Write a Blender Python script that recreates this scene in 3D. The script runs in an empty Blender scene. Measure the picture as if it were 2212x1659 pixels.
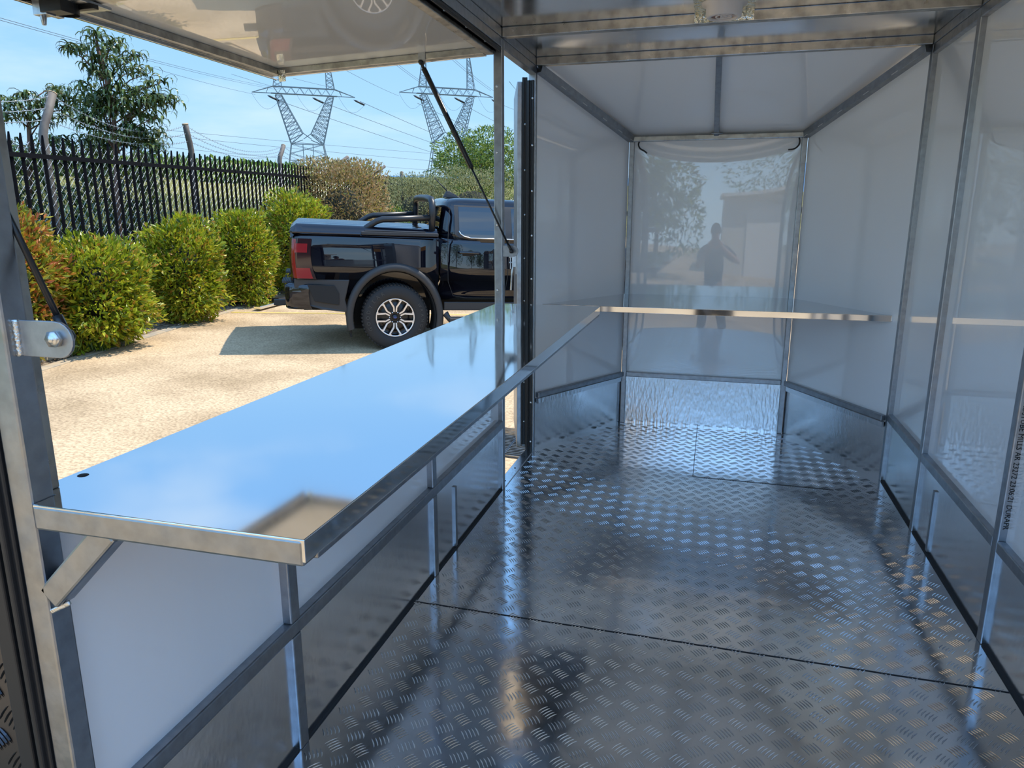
import bpy, bmesh, math, random
import numpy as np
from mathutils import Vector, Matrix
random.seed(7); rng = np.random.default_rng(7)
R = math.radians
SC = bpy.context.scene; COL = SC.collection
# ------------------------------------------------------------------ camera, world, sun, exposure
CAM = np.array([0.9488, 0.0, 1.3465]); YAW, PITCH, FPX = 0.2686, 0.2299, 1562.2
cd = bpy.data.cameras.new('camera'); cam = bpy.data.objects.new('camera', cd); COL.objects.link(cam)
cd.sensor_width = 36; cd.lens = FPX / 2212 * 36; cd.clip_start = 0.03; cd.clip_end = 3000
cam.location = CAM; cam.rotation_euler = (math.pi / 2 - PITCH, 0, YAW); SC.camera = cam
SC.view_settings.view_transform = 'Standard'; SC.view_settings.look = 'None'
SC.view_settings.gamma = 1; SC.view_settings.use_curve_mapping = False; SC.view_settings.exposure = 0.33
SUN_AZ, SUN_EL, SUN_E = 38, 58, 4.5
sd = bpy.data.lights.new('sun', 'SUN'); sd.energy = SUN_E; sd.angle = R(0.53); sd.color = (1, .93, .82)
sun = bpy.data.objects.new('sun', sd); COL.objects.link(sun)
_s = Vector((math.cos(R(SUN_AZ)) * math.cos(R(SUN_EL)), math.sin(R(SUN_AZ)) * math.cos(R(SUN_EL)), math.sin(R(SUN_EL))))
sun.rotation_euler = _s.to_track_quat('Z', 'Y').to_euler(); sun.location = _s * 40
W = bpy.data.worlds.new('sky'); SC.world = W; W.use_nodes = True
nt = W.node_tree; N = nt.nodes; L = nt.links
bg = N['Background']; tc = N.new('ShaderNodeTexCoord'); sep = N.new('ShaderNodeSeparateXYZ'); L.new(tc.outputs['Generated'], sep.inputs[0])
rp = N.new('ShaderNodeValToRGB'); L.new(sep.outputs['Z'], rp.inputs[0]); cr = rp.color_ramp
cr.elements[0].position = 0.0; cr.elements[0].color = (.50, .70, .86, 1); cr.elements[1].position = 1; cr.elements[1].color = (.26, .50, .95, 1)
for pos, c in ((.12, (.36, .62, .89, 1)), (.3, (.24, .50, .88, 1)), (.55, (.22, .48, .93, 1))):
    e = cr.elements.new(pos); e.color = c
mp = N.new('ShaderNodeMapping'); mp.inputs['Scale'].default_value = (1.2, 3.2, 9); mp.inputs['Rotation'].default_value = (0.25, .2, .5); L.new(tc.outputs['Generated'], mp.inputs[0])
nz = N.new('ShaderNodeTexNoise'); nz.inputs['Scale'].default_value = 1.3; nz.inputs['Detail'].default_value = 7; nz.inputs['Roughness'].default_value = .55; L.new(mp.outputs[0], nz.inputs[0])
cl = N.new('ShaderNodeValToRGB'); cl.color_ramp.elements[0].position = .5; cl.color_ramp.elements[1].position = .78; cl.color_ramp.elements[1].color = (.62, .62, .62, 1); L.new(nz.outputs[0], cl.inputs[0])
mx = N.new('ShaderNodeMixRGB'); L.new(cl.outputs[0], mx.inputs[0]); L.new(rp.outputs[0], mx.inputs[1]); mx.inputs[2].default_value = (.72, .84, .93, 1)
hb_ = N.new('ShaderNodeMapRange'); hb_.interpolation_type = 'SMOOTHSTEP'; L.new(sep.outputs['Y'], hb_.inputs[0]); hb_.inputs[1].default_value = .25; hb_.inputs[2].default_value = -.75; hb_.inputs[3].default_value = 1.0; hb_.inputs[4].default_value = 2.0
L.new(mx.outputs[0], bg.inputs[0]); L.new(hb_.outputs[0], bg.inputs[1])   # sky strength raised behind the camera, added to brighten the trailer interior
G = -0.28   # yard level under the ute's rear wheel; the trailer floor is z = 0
GX, GY = -.045, .008   # fall of the paving
def gz(x, y): return G + GX * (x + 2.76) + GY * (y - 8.07)

# ------------------------------------------------------------------ helpers
_fw = np.array([-math.sin(YAW) * math.cos(PITCH), math.cos(YAW) * math.cos(PITCH), -math.sin(PITCH)])
_rt = np.array([math.cos(YAW), math.sin(YAW), 0]); _up = np.cross(_rt, _fw)
def ray(px, py): return _fw + _rt * (px - 1106) / FPX - _up * (py - 829.5) / FPX
def at(px, py, ax, val):
    d = ray(px, py); return Vector(CAM + d * (val - CAM[ax]) / d[ax])
def gp(px, py):
    d = ray(px, py); t = (gz(CAM[0], CAM[1]) - CAM[2]) / (d[2] - GX * d[0] - GY * d[1]); return Vector(CAM + d * t)
def atd(px, py, depth): return Vector(CAM + ray(px, py) * depth)

class MB:
    def __init__(s): s.v = []; s.f = []; s.sm = []
    def add(s, vs, fs, sm=False):
        b = len(s.v); s.v += [tuple(v) for v in vs]; s.f += [tuple(b + i for i in f) for f in fs]; s.sm += [sm] * len(fs); return s
    def box(s, x0, x1, y0, y1, z0, z1):
        vs = [(x, y, z) for x in (x0, x1) for y in (y0, y1) for z in (z0, z1)]
        return s.add(vs, [(0, 1, 3, 2), (4, 6, 7, 5), (0, 4, 5, 1), (2, 3, 7, 6), (0, 2, 6, 4), (1, 5, 7, 3)])
    def bar(s, p, q, w, h, up=(0, 0, 1), off=(0, 0)):
        p = Vector(p); q = Vector(q); d = (q - p).normalized(); up = Vector(up); a = d.cross(up)
        if a.length < 1e-5: a = d.cross(Vector((0, 1, 0)))
        a.normalize(); b = a.cross(d); o = a * off[0] + b * off[1]
        vs = [c + o + a * (w / 2 * i) + b * (h / 2 * j) for c in (p, q) for i, j in ((-1, -1), (1, -1), (1, 1), (-1, 1))]
        return s.add(vs, [(3, 2, 1, 0), (4, 5, 6, 7), (0, 1, 5, 4), (1, 2, 6, 5), (2, 3, 7, 6), (3, 0, 4, 7)])
    def tube(s, pts, r, n=10, cap=True, sm=True):
        pts = [Vector(p) for p in pts]; rs = r if isinstance(r, (list, tuple)) else [r] * len(pts); vs = []; fs = []; a = None
        for i, p in enumerate(pts):
            d = (pts[min(i + 1, len(pts) - 1)] - pts[max(i - 1, 0)]).normalized()
            if a is None: a = d.orthogonal().normalized()
            a = (a - d * a.dot(d)).normalized(); b = d.cross(a)
            for k in range(n): t = 2 * math.pi * k / n; vs.append(p + (a * math.cos(t) + b * math.sin(t)) * rs[i])
        for i in range(len(pts) - 1):
            for k in range(n): k2 = (k + 1) % n; fs.append((i * n + k, i * n + k2, (i + 1) * n + k2, (i + 1) * n + k))
        if cap: fs += [tuple(range(n))[::-1], tuple((len(pts) - 1) * n + k for k in range(n))]
        return s.add(vs, fs, sm)
    def lathe(s, prof, c=(0, 0, 0), axis='z', n=32, sm=True, closed=False):
        vs = []; fs = []; m = len(prof)
        for k in range(n):
            t = 2 * math.pi * k / n
            for r, h in prof:
                x, y = r * math.cos(t), r * math.sin(t)
                p = (x, y, h) if axis == 'z' else ((x, h, y) if axis == 'y' else (h, x, y))
                vs.append((p[0] + c[0], p[1] + c[1], p[2] + c[2]))
        for k in range(n):
            k2 = (k + 1) % n
            for i in range(m - (0 if closed else 1)): j = (i + 1) % m; fs.append((k * m + i, k2 * m + i, k2 * m + j, k * m + j))
        return s.add(vs, fs, sm)
    def prism(s, poly, d, sm=False):
        n = len(poly); a = [Vector(p) for p in poly]; d = Vector(d)
        return s.add(a + [p + d for p in a], [tuple(range(n))[::-1], tuple(range(n, 2 * n))] + [(i, (i + 1) % n, n + (i + 1) % n, n + i) for i in range(n)], sm)
    def grid(s, fn, nu, nv, sm=True):
        vs = [fn(i / nu, j / nv) for i in range(nu + 1) for j in range(nv + 1)]
        return s.add(vs, [(i * (nv + 1) + j, (i + 1) * (nv + 1) + j, (i + 1) * (nv + 1) + j + 1, i * (nv + 1) + j + 1) for i in range(nu) for j in range(nv)], sm)
    def build(s, name, mat, parent=None, bevel=0, fix=True, seg=2, kind=None):
        me = bpy.data.meshes.new(name); me.from_pydata(s.v, [], s.f); me.update()
        if fix:
            bm = bmesh.new(); bm.from_mesh(me); bmesh.ops.recalc_face_normals(bm, faces=bm.faces[:]); bm.to_mesh(me); bm.free()
        me.polygons.foreach_set('use_smooth', s.sm); me.materials.append(mat)
        o = bpy.data.objects.new(name, me); COL.objects.link(o)
        if parent: o.parent = parent
        if bevel:
            b = o.modifiers.new('bevel', 'BEVEL'); b.width = bevel; b.segments = seg; b.limit_method = 'ANGLE'; b.angle_limit = R(40)
        if kind: o['kind'] = kind
        return o
def tag(o, label=None, cat=None, group=None, kind=None):
    for k, v in (('label', label), ('category', cat), ('group', group), ('kind', kind)):
        if v: o[k] = v
    return o
def empty(name, loc=(0, 0, 0), rz=0, label=None, cat=None, group=None, kind=None):
    o = bpy.data.objects.new(name, None); COL.objects.link(o); o.location = loc; o.rotation_euler = (0, 0, rz); o.empty_display_size = .1
    return tag(o, label, cat, group, kind)
def fast(name, V, F, mat, parent=None, smooth=False):   # numpy mesh, F is (n,k)
    me = bpy.data.meshes.new(name); V = np.asarray(V, np.float32); F = np.asarray(F, np.int32); k = F.shape[1]
    me.vertices.add(len(V)); me.vertices.foreach_set('co', V.ravel()); me.loops.add(F.size); me.loops.foreach_set('vertex_index', F.ravel())
    me.polygons.add(len(F)); me.polygons.foreach_set('loop_start', np.arange(0, F.size, k, dtype=np.int32)); me.polygons.foreach_set('loop_total', np.full(len(F), k, np.int32))
    me.polygons.foreach_set('use_smooth', np.full(len(F), smooth)); me.update(calc_edges=True); me.validate(); me.materials.append(mat)
    o = bpy.data.objects.new(name, me); COL.objects.link(o)
    if parent: o.parent = parent
    return o
def text_geo(txt, size):
    cu = bpy.data.curves.new('t', 'FONT'); cu.body = txt; cu.size = size; cu.align_x = 'LEFT'; cu.extrude = size * .012; cu.resolution_u = 2
    o = bpy.data.objects.new('t', cu); COL.objects.link(o); bpy.context.view_layer.update()
    me = o.evaluated_get(bpy.context.evaluated_depsgraph_get()).to_mesh()
    vs = [tuple(v.co) for v in me.vertices]; fs = [tuple(p.vertices) for p in me.polygons]
    bpy.data.objects.remove(o); bpy.data.curves.remove(cu); return vs, fs

# ------------------------------------------------------------------ materials
def mat(name, col, rough=.5, metal=0, spec=.5, coat=0, coat_rough=.05, bump=None, var=None, rvar=None, trans=0, ior=1.5, aniso=0):
    m = bpy.data.materials.new(name); m.use_nodes = True; t = m.node_tree; b = t.nodes['Principled BSDF']
    b.inputs['Base Color'].default_value = (*col, 1); b.inputs['Roughness'].default_value = rough; b.inputs['Metallic'].default_value = metal
    b.inputs['Specular IOR Level'].default_value = spec; b.inputs['Coat Weight'].default_value = coat; b.inputs['Coat Roughness'].default_value = coat_rough
    b.inputs['Transmission Weight'].default_value = trans; b.inputs['IOR'].default_value = ior; b.inputs['Anisotropic'].default_value = aniso
    co = t.nodes.new('ShaderNodeTexCoord')
    def noise(scale, detail=4, stretch=(1, 1, 1), rg=.5):
        mp = t.nodes.new('ShaderNodeMapping'); mp.inputs['Scale'].default_value = stretch; t.links.new(co.outputs['Object'], mp.inputs[0])
        n = t.nodes.new('ShaderNodeTexNoise'); n.inputs['Scale'].default_value = scale; n.inputs['Detail'].default_value = detail; n.inputs['Roughness'].default_value = rg
        t.links.new(mp.outputs[0], n.inputs[0]); return n.outputs[0]
    if var:   # (scale, other colour, low, high [, stretch])
        n = noise(var[0], 6, var[4] if len(var) > 4 else (1, 1, 1)); rp = t.nodes.new('ShaderNodeValToRGB')
        rp.color_ramp.elements[0].position = var[2]; rp.color_ramp.elements[1].position = var[3]
        rp.color_ramp.elements[0].color = (*col, 1); rp.color_ramp.elements[1].color = (*var[1], 1); t.links.new(n, rp.inputs[0]); t.links.new(rp.outputs[0], b.inputs['Base Color'])
    if rvar:  # (scale, rough a, rough b)
        n = noise(rvar[0], 5, rvar[3] if len(rvar) > 3 else (1, 1, 1)); mr = t.nodes.new('ShaderNodeMapRange'); mr.inputs[1].default_value = .3; mr.inputs[2].default_value = .7
        mr.inputs[3].default_value = rvar[1]; mr.inputs[4].default_value = rvar[2]; t.links.new(n, mr.inputs[0]); t.links.new(mr.outputs[0], b.inputs['Roughness'])
    if bump:  # (scale, strength, distance [, detail])
        n = noise(bump[0], bump[3] if len(bump) > 3 else 2, bump[4] if len(bump) > 4 else (1, 1, 1)); bp = t.nodes.new('ShaderNodeBump'); bp.inputs['Strength'].default_value = bump[1]; bp.inputs['Distance'].default_value = bump[2]
        t.links.new(n, bp.inputs['Height']); t.links.new(bp.outputs[0], b.inputs['Normal'])
    return m
def leafmat(name, cols, rough=.45, trans=.25):
    m = mat(name, cols[0], rough, spec=.4); t = m.node_tree; b = t.nodes['Principled BSDF']
    g = t.nodes.new('ShaderNodeNewGeometry'); rp = t.nodes.new('ShaderNodeValToRGB'); rp.color_ramp.interpolation = 'LINEAR'
    while len(rp.color_ramp.elements) < len(cols): rp.color_ramp.elements.new(.5)
    for i, c in enumerate(cols): rp.color_ramp.elements[i].position = i / (len(cols) - 1); rp.color_ramp.elements[i].color = (*c, 1)
    t.links.new(g.outputs['Random Per Island'], rp.inputs[0]); t.links.new(rp.outputs[0], b.inputs['Base Color'])
    tr = t.nodes.new('ShaderNodeBsdfTranslucent'); t.links.new(rp.outputs[0], tr.inputs[0]); ms = t.nodes.new('ShaderNodeMixShader'); ms.inputs[0].default_value = trans
    t.links.new(b.outputs[0], ms.inputs[1]); t.links.new(tr.outputs[0], ms.inputs[2]); t.links.new(ms.outputs[0], t.nodes['Material Output'].inputs[0]); return m
M = {}
M['galv'] = mat('galvanised_steel', (.38, .40, .43), .28, 1, var=(38, (.30, .315, .335), .35, .75), rvar=(25, .28, .44), bump=(90, .12, .002))
M['galv_dull'] = mat('galvanised_lipped_tube', (.46, .45, .42), .42, 1, var=(22, (.28, .27, .25), .4, .7, (1, 1, 1)), rvar=(30, .26, .42))
M['alu'] = mat('tread_plate_aluminium', (.84, .85, .87), .12, 1, var=(3, (.72, .73, .74), .35, .7), rvar=(6, .09, .18), bump=(9, .10, .01))
M['kick'] = mat('plain_aluminium_sheet', (.86, .86, .87), .22, 1, rvar=(5, .15, .25), bump=(42, .16, .004, 2, (1, 1, .6)))
M['kick_bright'] = mat('dimpled_aluminium_sheet', (.74, .75, .77), .2, 1, bump=(60, .3, .006, 1, (1, 1, .35)))
M['stainless'] = mat('polished_stainless', (.80, .81, .82), .045, 1, rvar=(4, .04, .085), bump=(2.3, .07, .02, 1))
M['shelf'] = mat('shelf_stainless', (.66, .66, .67), .06, 1, bump=(2.3, .06, .02, 1))
M['white'] = mat('white_composite_panel', (.90, .91, .93), .22, 0, .5, coat=1, coat_rough=.02)
M['white'].node_tree.nodes['Principled BSDF'].inputs['Coat IOR'].default_value = 1.9
M['white_hatch'] = mat('white_hatch_skin', (.80, .79, .77), .2, 0, .5, coat=1, coat_rough=.015)
M['white_hatch'].node_tree.nodes['Principled BSDF'].inputs['Coat IOR'].default_value = 2.0
M['ceil'] = mat('reflective_ceiling_sheet', (.80, .81, .83), .16, 1, rvar=(3, .1, .24), bump=(1.5, .15, .02, 1))
M['rubber'] = mat('black_rubber', (.012, .012, .013), .45)
M['strut'] = mat('black_satin_strut', (.012, .012, .013), .3)
M['screw'] = mat('zinc_screw', (.7, .7, .68), .3, 1)
M['zinc'] = mat('zinc_plate', (.62, .64, .66), .3, 1, var=(30, (.4, .42, .45), .4, .65))
M['foil'] = mat('crinkled_foil', (.85, .8, .66), .15, 1, bump=(38, 1.0, .02, 3))
M['plastic'] = mat('white_plastic', (.72, .66, .62), .4)
M['pinkgauze'] = mat('pinkish_insert', (.45, .26, .21), .7)
M['blackplastic'] = mat('black_plastic', (.015, .015, .016), .4)
M['ink'] = mat('black_ink', (.01, .01, .01), .6)
M['dirt'] = mat('dark_joint_dirt', (.02, .02, .022), .8)
M['weld'] = mat('bright_weld', (.72, .72, .70), .35, 1, bump=(200, .5, .004))
M['concrete'] = mat('tan_concrete', (.60, .44, .27), .9, 0, .2, var=(1.1, (.40, .285, .165), .40, .66), bump=(60, .4, .01, 5))  # tan concrete with darker blotches of its own
M['bracket'] = mat('grey_bracket_steel', (.42, .43, .45), .38, .9, var=(40, (.34, .35, .37), .4, .65))
_t = M['concrete'].node_tree; _b = _t.nodes['Principled BSDF']; _co = [n for n in _t.nodes if n.type == 'TEX_COORD'][0]
_n = _t.nodes.new('ShaderNodeTexNoise'); _n.inputs['Scale'].default_value = 45; _n.inputs['Detail'].default_value = 3; _t.links.new(_co.outputs['Object'], _n.inputs[0])
_r = _t.nodes.new('ShaderNodeValToRGB'); _r.color_ramp.elements[0].position = .3; _r.color_ramp.elements[0].color = (.62, .60, .58, 1); _r.color_ramp.elements[1].position = .62; _r.color_ramp.elements[1].color = (1.1, 1.1, 1.1, 1); _t.links.new(_n.outputs[0], _r.inputs[0])
_m = _t.nodes.new('ShaderNodeMixRGB'); _m.blend_type = 'MULTIPLY'; _m.inputs[0].default_value = 1; _old = _b.inputs['Base Color'].links[0].from_socket
_t.links.new(_old, _m.inputs[1]); _t.links.new(_r.outputs[0], _m.inputs[2]); _t.links.new(_m.outputs[0], _b.inputs['Base Color'])
M['kerb'] = mat('grey_kerb', (.46, .36, .24), .9, 0, .2, var=(8, (.33, .29, .23), .4, .6))
M['gravel'] = mat('leaf_litter_gravel', (.34, .27, .19), .95, 0, .2, var=(22, (.12, .085, .055), .4, .6), bump=(40, 1, .03, 6))
M['yellow'] = mat('faded_yellow_line', (.72, .50, .12), .8, 0, .2, var=(20, (.6, .42, .16), .4, .6))
M['field'] = mat('rough_grass_slope', (.16, .16, .05), .95, 0, .1, var=(.9, (.34, .30, .10), .35, .65), bump=(8, 1, .2, 8))
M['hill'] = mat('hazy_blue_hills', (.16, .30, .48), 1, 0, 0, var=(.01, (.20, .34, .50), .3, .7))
M['fence'] = mat('black_powdercoat', (.004, .004, .006), .8, 0, .1)
M['wire'] = mat('galvanised_wire', (.50, .52, .54), .4, .7)
M['post'] = mat('weathered_pipe', (.10, .085, .075), .7, .1, var=(6, (.15, .13, .11), .4, .6))
M['pylon'] = mat('pylon_steel', (.17, .19, .20), .6, .4)
M['cable'] = mat('power_cable', (.12, .14, .17), .6, .3)
M['insul'] = mat('dark_insulator', (.02, .02, .025), .4)
M['bark'] = mat('brown_bark', (.13, .07, .045), .9)
M['mango'] = leafmat('drooping_dark_leaf', [(.018, .032, .012), (.05, .085, .02), (.12, .17, .045), (.26, .28, .12)], .25, .2)
M['lilly'] = leafmat('yellow_green_leaf', [(.05, .09, .01), (.20, .27, .015), (.38, .44, .025), (.50, .48, .03), (.42, .20, .03)], .35, .3)
M['lilly_red'] = leafmat('red_tipped_leaf', [(.05, .08, .012), (.22, .26, .02), (.44, .38, .03), (.52, .22, .04), (.44, .11, .04)], .35, .3)
M['brownhedge'] = leafmat('bronze_hedge_leaf', [(.07, .06, .02), (.26, .20, .07), (.46, .34, .15), (.44, .25, .13), (.40, .37, .06)], .5, .2)
M['olive'] = leafmat('olive_hedge_leaf', [(.05, .06, .02), (.20, .22, .08), (.34, .33, .14), (.42, .40, .20)], .5, .2)
M['green'] = leafmat('mid_green_leaf', [(.02, .05, .01), (.08, .15, .02), (.20, .28, .04), (.36, .40, .07)], .4, .25)
M['grass'] = leafmat('dry_grass_blade', [(.10, .13, .03), (.25, .25, .07), (.35, .32, .13)], .6, .25)
M['core'] = mat('dark_shade_core', (.02, .022, .012), .95)
M['paint'] = mat('black_car_paint', (.0035, .004, .008), .5, 0, .0, coat=1, coat_rough=.015)
M['paint'].node_tree.nodes['Principled BSDF'].inputs['Coat IOR'].default_value = 1.65
M['trim'] = mat('dark_grey_trim', (.028, .027, .027), .55)
M['barblk'] = mat('satin_black_tube', (.014, .014, .015), .38)
M['tyre'] = mat('tyre_rubber', (.020, .019, .018), .75)
M['tyretext'] = mat('raised_tyre_lettering', (.055, .052, .048), .6)
M['rimblk'] = mat('gloss_black_rim', (.012, .012, .013), .25)
M['rimsil'] = mat('machined_alloy', (.78, .72, .66), .28, .55)
M['glass'] = mat('tinted_glass', (.006, .007, .008), .02, 0, .7, coat=1, coat_rough=.0)
M['lampred'] = mat('red_tail_lamp', (.24, .008, .012), .12, 0, .5, coat=1)
M['lampdark'] = mat('smoked_tail_lamp', (.02, .004, .006), .1, 0, .5, coat=1)
M['chrome'] = mat('satin_chrome', (.75, .76, .77), .15, 1)
M['darkwell'] = mat('wheel_well_liner', (.018, .017, .016), .9)
M['badge'] = mat('blue_badge', (.03, .06, .2), .2)
M['tent'] = mat('white_canvas', (.75, .75, .75), .8)
M['red'] = mat('red_plastic', (.45, .04, .02), .5)
M['shed'] = mat('pale_shed_cladding', (.62, .60, .55), .6, bump=(30, .3, .01, 0, (1, 0, 0)))
M['amber'] = mat('amber_fascia', (.75, .33, .02), .6)
M['skin'] = mat('skin', (.42, .24, .17), .5)
M['shirt'] = mat('navy_tshirt', (.02, .025, .04), .85)
M['jeans'] = mat('dark_trousers', (.03, .035, .045), .85)
M['hair'] = mat('dark_hair', (.02, .014, .01), .6)
M['shoe'] = mat('work_boot', (.06, .04, .025), .7)

# ------------------------------------------------------------------ the trailer shell
WD = 1.85; Y0, Y1, Y2, YN = .775, 3.28, 3.92, 4.675; XD, XE = .411, 1.429; H = 2.10; T = .04; NZ = 1.81
P1, P2, R2 = 1.40, 2.35, 2.40

def tread(poly_in, y0, y1, x0, x1, mapf=None):
    """Flat sheet plus raised five-bar tread; returns V, quads."""
    V = []; F = []
    ax, ay = .0725, .090
    tmpl = []
    for s, dx, dy, off in ((0, .023, .030, (0, 0)), (1, .024, -.033, (.036, .045))):
        l = math.hypot(dx, dy); ux, uy = dx / l, dy / l; nx, ny = -uy, ux
        for k in range(5):
            c = (k - 2) * .0098; sh = 0.0006 * (k - 2)
            cx, cy = off[0] + nx * c, off[1] + ny * c
            prof = [(-.5, 0), (-.3, .8), (0, 1), (.3, .8), (.5, 0)]; hl = .037; hw = .0019; hh = .0016
            b = []
            for t, wf in prof:
                bow = .0022 * (1 - (2 * t) ** 2)
                mx, my = cx + ux * t * hl + nx * bow, cy + uy * t * hl + ny * bow
                b.append(((mx - nx * hw * wf, my - ny * hw * wf, .0), (mx, my, hh * wf), (mx + nx * hw * wf, my + ny * hw * wf, .0)))
            tmpl.append(b)
    for i in range(int(x0 / ax) - 1, int(x1 / ax) + 2):
        for j in range(int(y0 / ay) - 1, int(y1 / ay) + 2):
            for s in range(2):
                gx, gy = i * ax + s * .036, j * ay + s * .045
                if not poly_in(gx, gy, .024): continue
                for b in tmpl[s * 5:s * 5 + 5]:
                    base = len(V)
                    for tri in b:
                        for (x, y, z) in tri: V.append((x + i * ax, y + j * ay, z + .0004))
                    for a in range(4):
                        F.append((base + a * 3, base + a * 3 + 3, base + a * 3 + 4, base + a * 3 + 1)); F.append((base + a * 3 + 1, base + a * 3 + 4, base + a * 3 + 5, base + a * 3 + 2))
    if mapf: V = [mapf(*v) for v in V]
    return V, F
def in_floor(x, y, m):
    if y < Y0 + m or y > YN - m: return False
    lo, hi = m, WD - m
    if y > Y2: f = (y - Y2) / (YN - Y2); lo += XD * f + m * .3; hi -= (WD - XE) * f + m * .3
    if abs(y - 2.155) < .006: return True
    return lo < x < hi
V, F = tread(in_floor, Y0, YN, 0, WD)
nb = len(V)
V += [(-.02, Y0 - .03, 0), (WD + .02, Y0 - .03, 0), (WD + .02, Y2 + .03, 0), (-.02, Y2 + .03, 0), (XD, YN + .02, 0), (XE, YN + .02, 0)]
F += [(nb, nb + 1, nb + 2, nb + 3), (nb + 3, nb + 2, nb + 5, nb + 4)]
V += [(-.02, Y0 - .03, -.05), (WD + .02, Y0 - .03, -.05), (WD + .02, Y2 + .03, -.05), (-.02, Y2 + .03, -.05), (XD, YN + .02, -.05), (XE, YN + .02, -.05)]
q = nb + 6
F += [(q + 3, q + 2, q + 1, q), (q + 4, q + 5, q + 2, q + 3), (nb, q, q + 1, nb + 1), (nb + 1, q + 1, q + 2, nb + 2), (nb + 3, q + 3, q, nb), (nb + 2, q + 2, q + 5, nb + 5), (nb + 5, q + 5, q + 4, nb + 4), (nb + 4, q + 4, q + 3, nb + 3)]
fl = fast('floor', V, F, M['alu']); fl['kind'] = 'structure'
# sheet joints and dark dirt lines
jb = MB()
for (a, b, w) in (((0.0, 2.165), (WD, 2.150), .003), ((.912, 3.73), (.912, YN), .003), ((.912, 3.73), (1.60, 3.722), .003)):
    n = 40; pts = [(a[0] + (b[0] - a[0]) * i / n, a[1] + (b[1] - a[1]) * i / n + random.uniform(-.0012, .0012), .0014) for i in range(n + 1)]
    for i in range(n): jb.bar(pts[i], pts[i + 1], w, .0012)
jb.build('trim_1', M['dirt'], kind='structure')
# ceiling sheet and sloping nose roof
cs = MB(); cs.box(-.05, WD + .05, Y0 - .02, Y2 + .04, 2.142, 2.165); cs.build('ceiling', M['ceil'], kind='structure')
zt = lambda y: H + .03 + (NZ + .01 - H - .03) * (y - Y2 - .02) / (YN - Y2 - .02)
sl = MB(); sl.prism([(-.05, Y2 + .036, H + .030), (WD + .05, Y2 + .036, H + .030), (XE + .05, YN + .045, NZ - .006), (XD - .05, YN + .045, NZ - .006)], (0, .015, .03)); sl.build('ceiling_front', M['white'], kind='structure')

def wall_slab(m, a, b, z0, z1, off, th=.02, ns=1):   # panel along a->b (plan view), offset outwards
    a = Vector((a[0], a[1], 0)); b = Vector((b[0], b[1], 0)); d = (b - a).normalized(); n = Vector((d.y, -d.x, 0)) * ns
    q = [a + n * off, b + n * off, b + n * (off + th), a + n * (off + th)]
    m.prism([(p.x, p.y, z0) for p in q], (0, 0, z1 - z0)); return m
SK = .335
# left wall: white panel below the serving window (the upper half is the open window)
m = MB(); wall_slab(m, (0, Y0 + .03), (0, Y1 + .02), SK, .90, .024, .02, -1); wl = m.build('wall_left', M['white'], kind='structure')
m = MB(); wall_slab(m, (0, Y0 + .03), (0, Y1 + .02), .0, SK, .014, .03, -1); bl = m.build('baseboard_left', M['kick'], kind='structure')
m = MB(); wall_slab(m, (WD, Y0), (WD, Y2 + .02), SK, H + .03, .024, .02, 1); m.build('wall_right', M['white'], kind='structure')
m = MB(); wall_slab(m, (WD, Y0), (WD, Y2 + .02), .0, SK, .014, .03, 1); m.build('baseboard_right', M['kick'], kind='structure')
m = MB(); wall_slab(m, (0.0, Y2 + .04), (XD, YN), .31, 0, .0, .02, -1)
def nose_wall(name, a, b, mt, z0, topa, topb, off=.0, ns=-1):
    a = Vector((a[0], a[1], 0)); b = Vector((b[0], b[1], 0)); d = (b - a).normalized(); n = Vector((d.y, -d.x, 0)) * ns * -1
    n = Vector((-d.y, d.x, 0)) * ns * -1
    p = [(a.x, a.y, z0), (b.x, b.y, z0), (b.x, b.y, topb), (a.x, a.y, topa)]
    mm = MB(); mm.prism([Vector(q) + n * off for q in p], n * .02); return mm.build(name, mt, kind='structure')
nose_wall('wall_front_left', (0, Y2 + .03), (XD, YN), M['white'], .30, H, NZ, .004, -1)
nose_wall('baseboard_front_left', (0, Y2 + .03), (XD, YN), M['kick'], 0, .31, .31, .001, -1)
nose_wall('wall_front_right', (WD, Y2 + .03), (XE, YN), M['white'], .30, H, NZ, .004, 1)
nose_wall('baseboard_front_right', (WD, Y2 + .03), (XE, YN), M['kick'], 0, .31, .31, .001, 1)
m = MB()
bul = lambda u, v: .0085 * (1 - (2 * u - 1) ** 2) * (1 - (2 * v - 1) ** 4)
m.grid(lambda u, v: (XD + .02 + (XE - XD - .04) * u, YN + .015 - bul(u, v), .33 + (NZ - .02 - .33) * v), 40, 60)
m.box(XD, XE, YN + .018, YN + .03, .30, NZ); m.build('wall_front', M['white'], fix=False, kind='structure')
m = MB(); m.box(XD, XE, YN + .008, YN + .03, 0, .31); m.build('baseboard_front', M['kick_bright'], kind='structure')

fr = empty('trailer_frame', (0, Y0, 0), label='welded galvanised steel tube frame holding up the whole trailer shell', cat='frame')
fr.location = (0, 0, 0)
def P(name, m, mt='galv', bevel=.004, lab=None, par=None):
    o = m.build(name, M[mt], par or fr, bevel)
    if lab: o['label'] = lab
    return o
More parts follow.
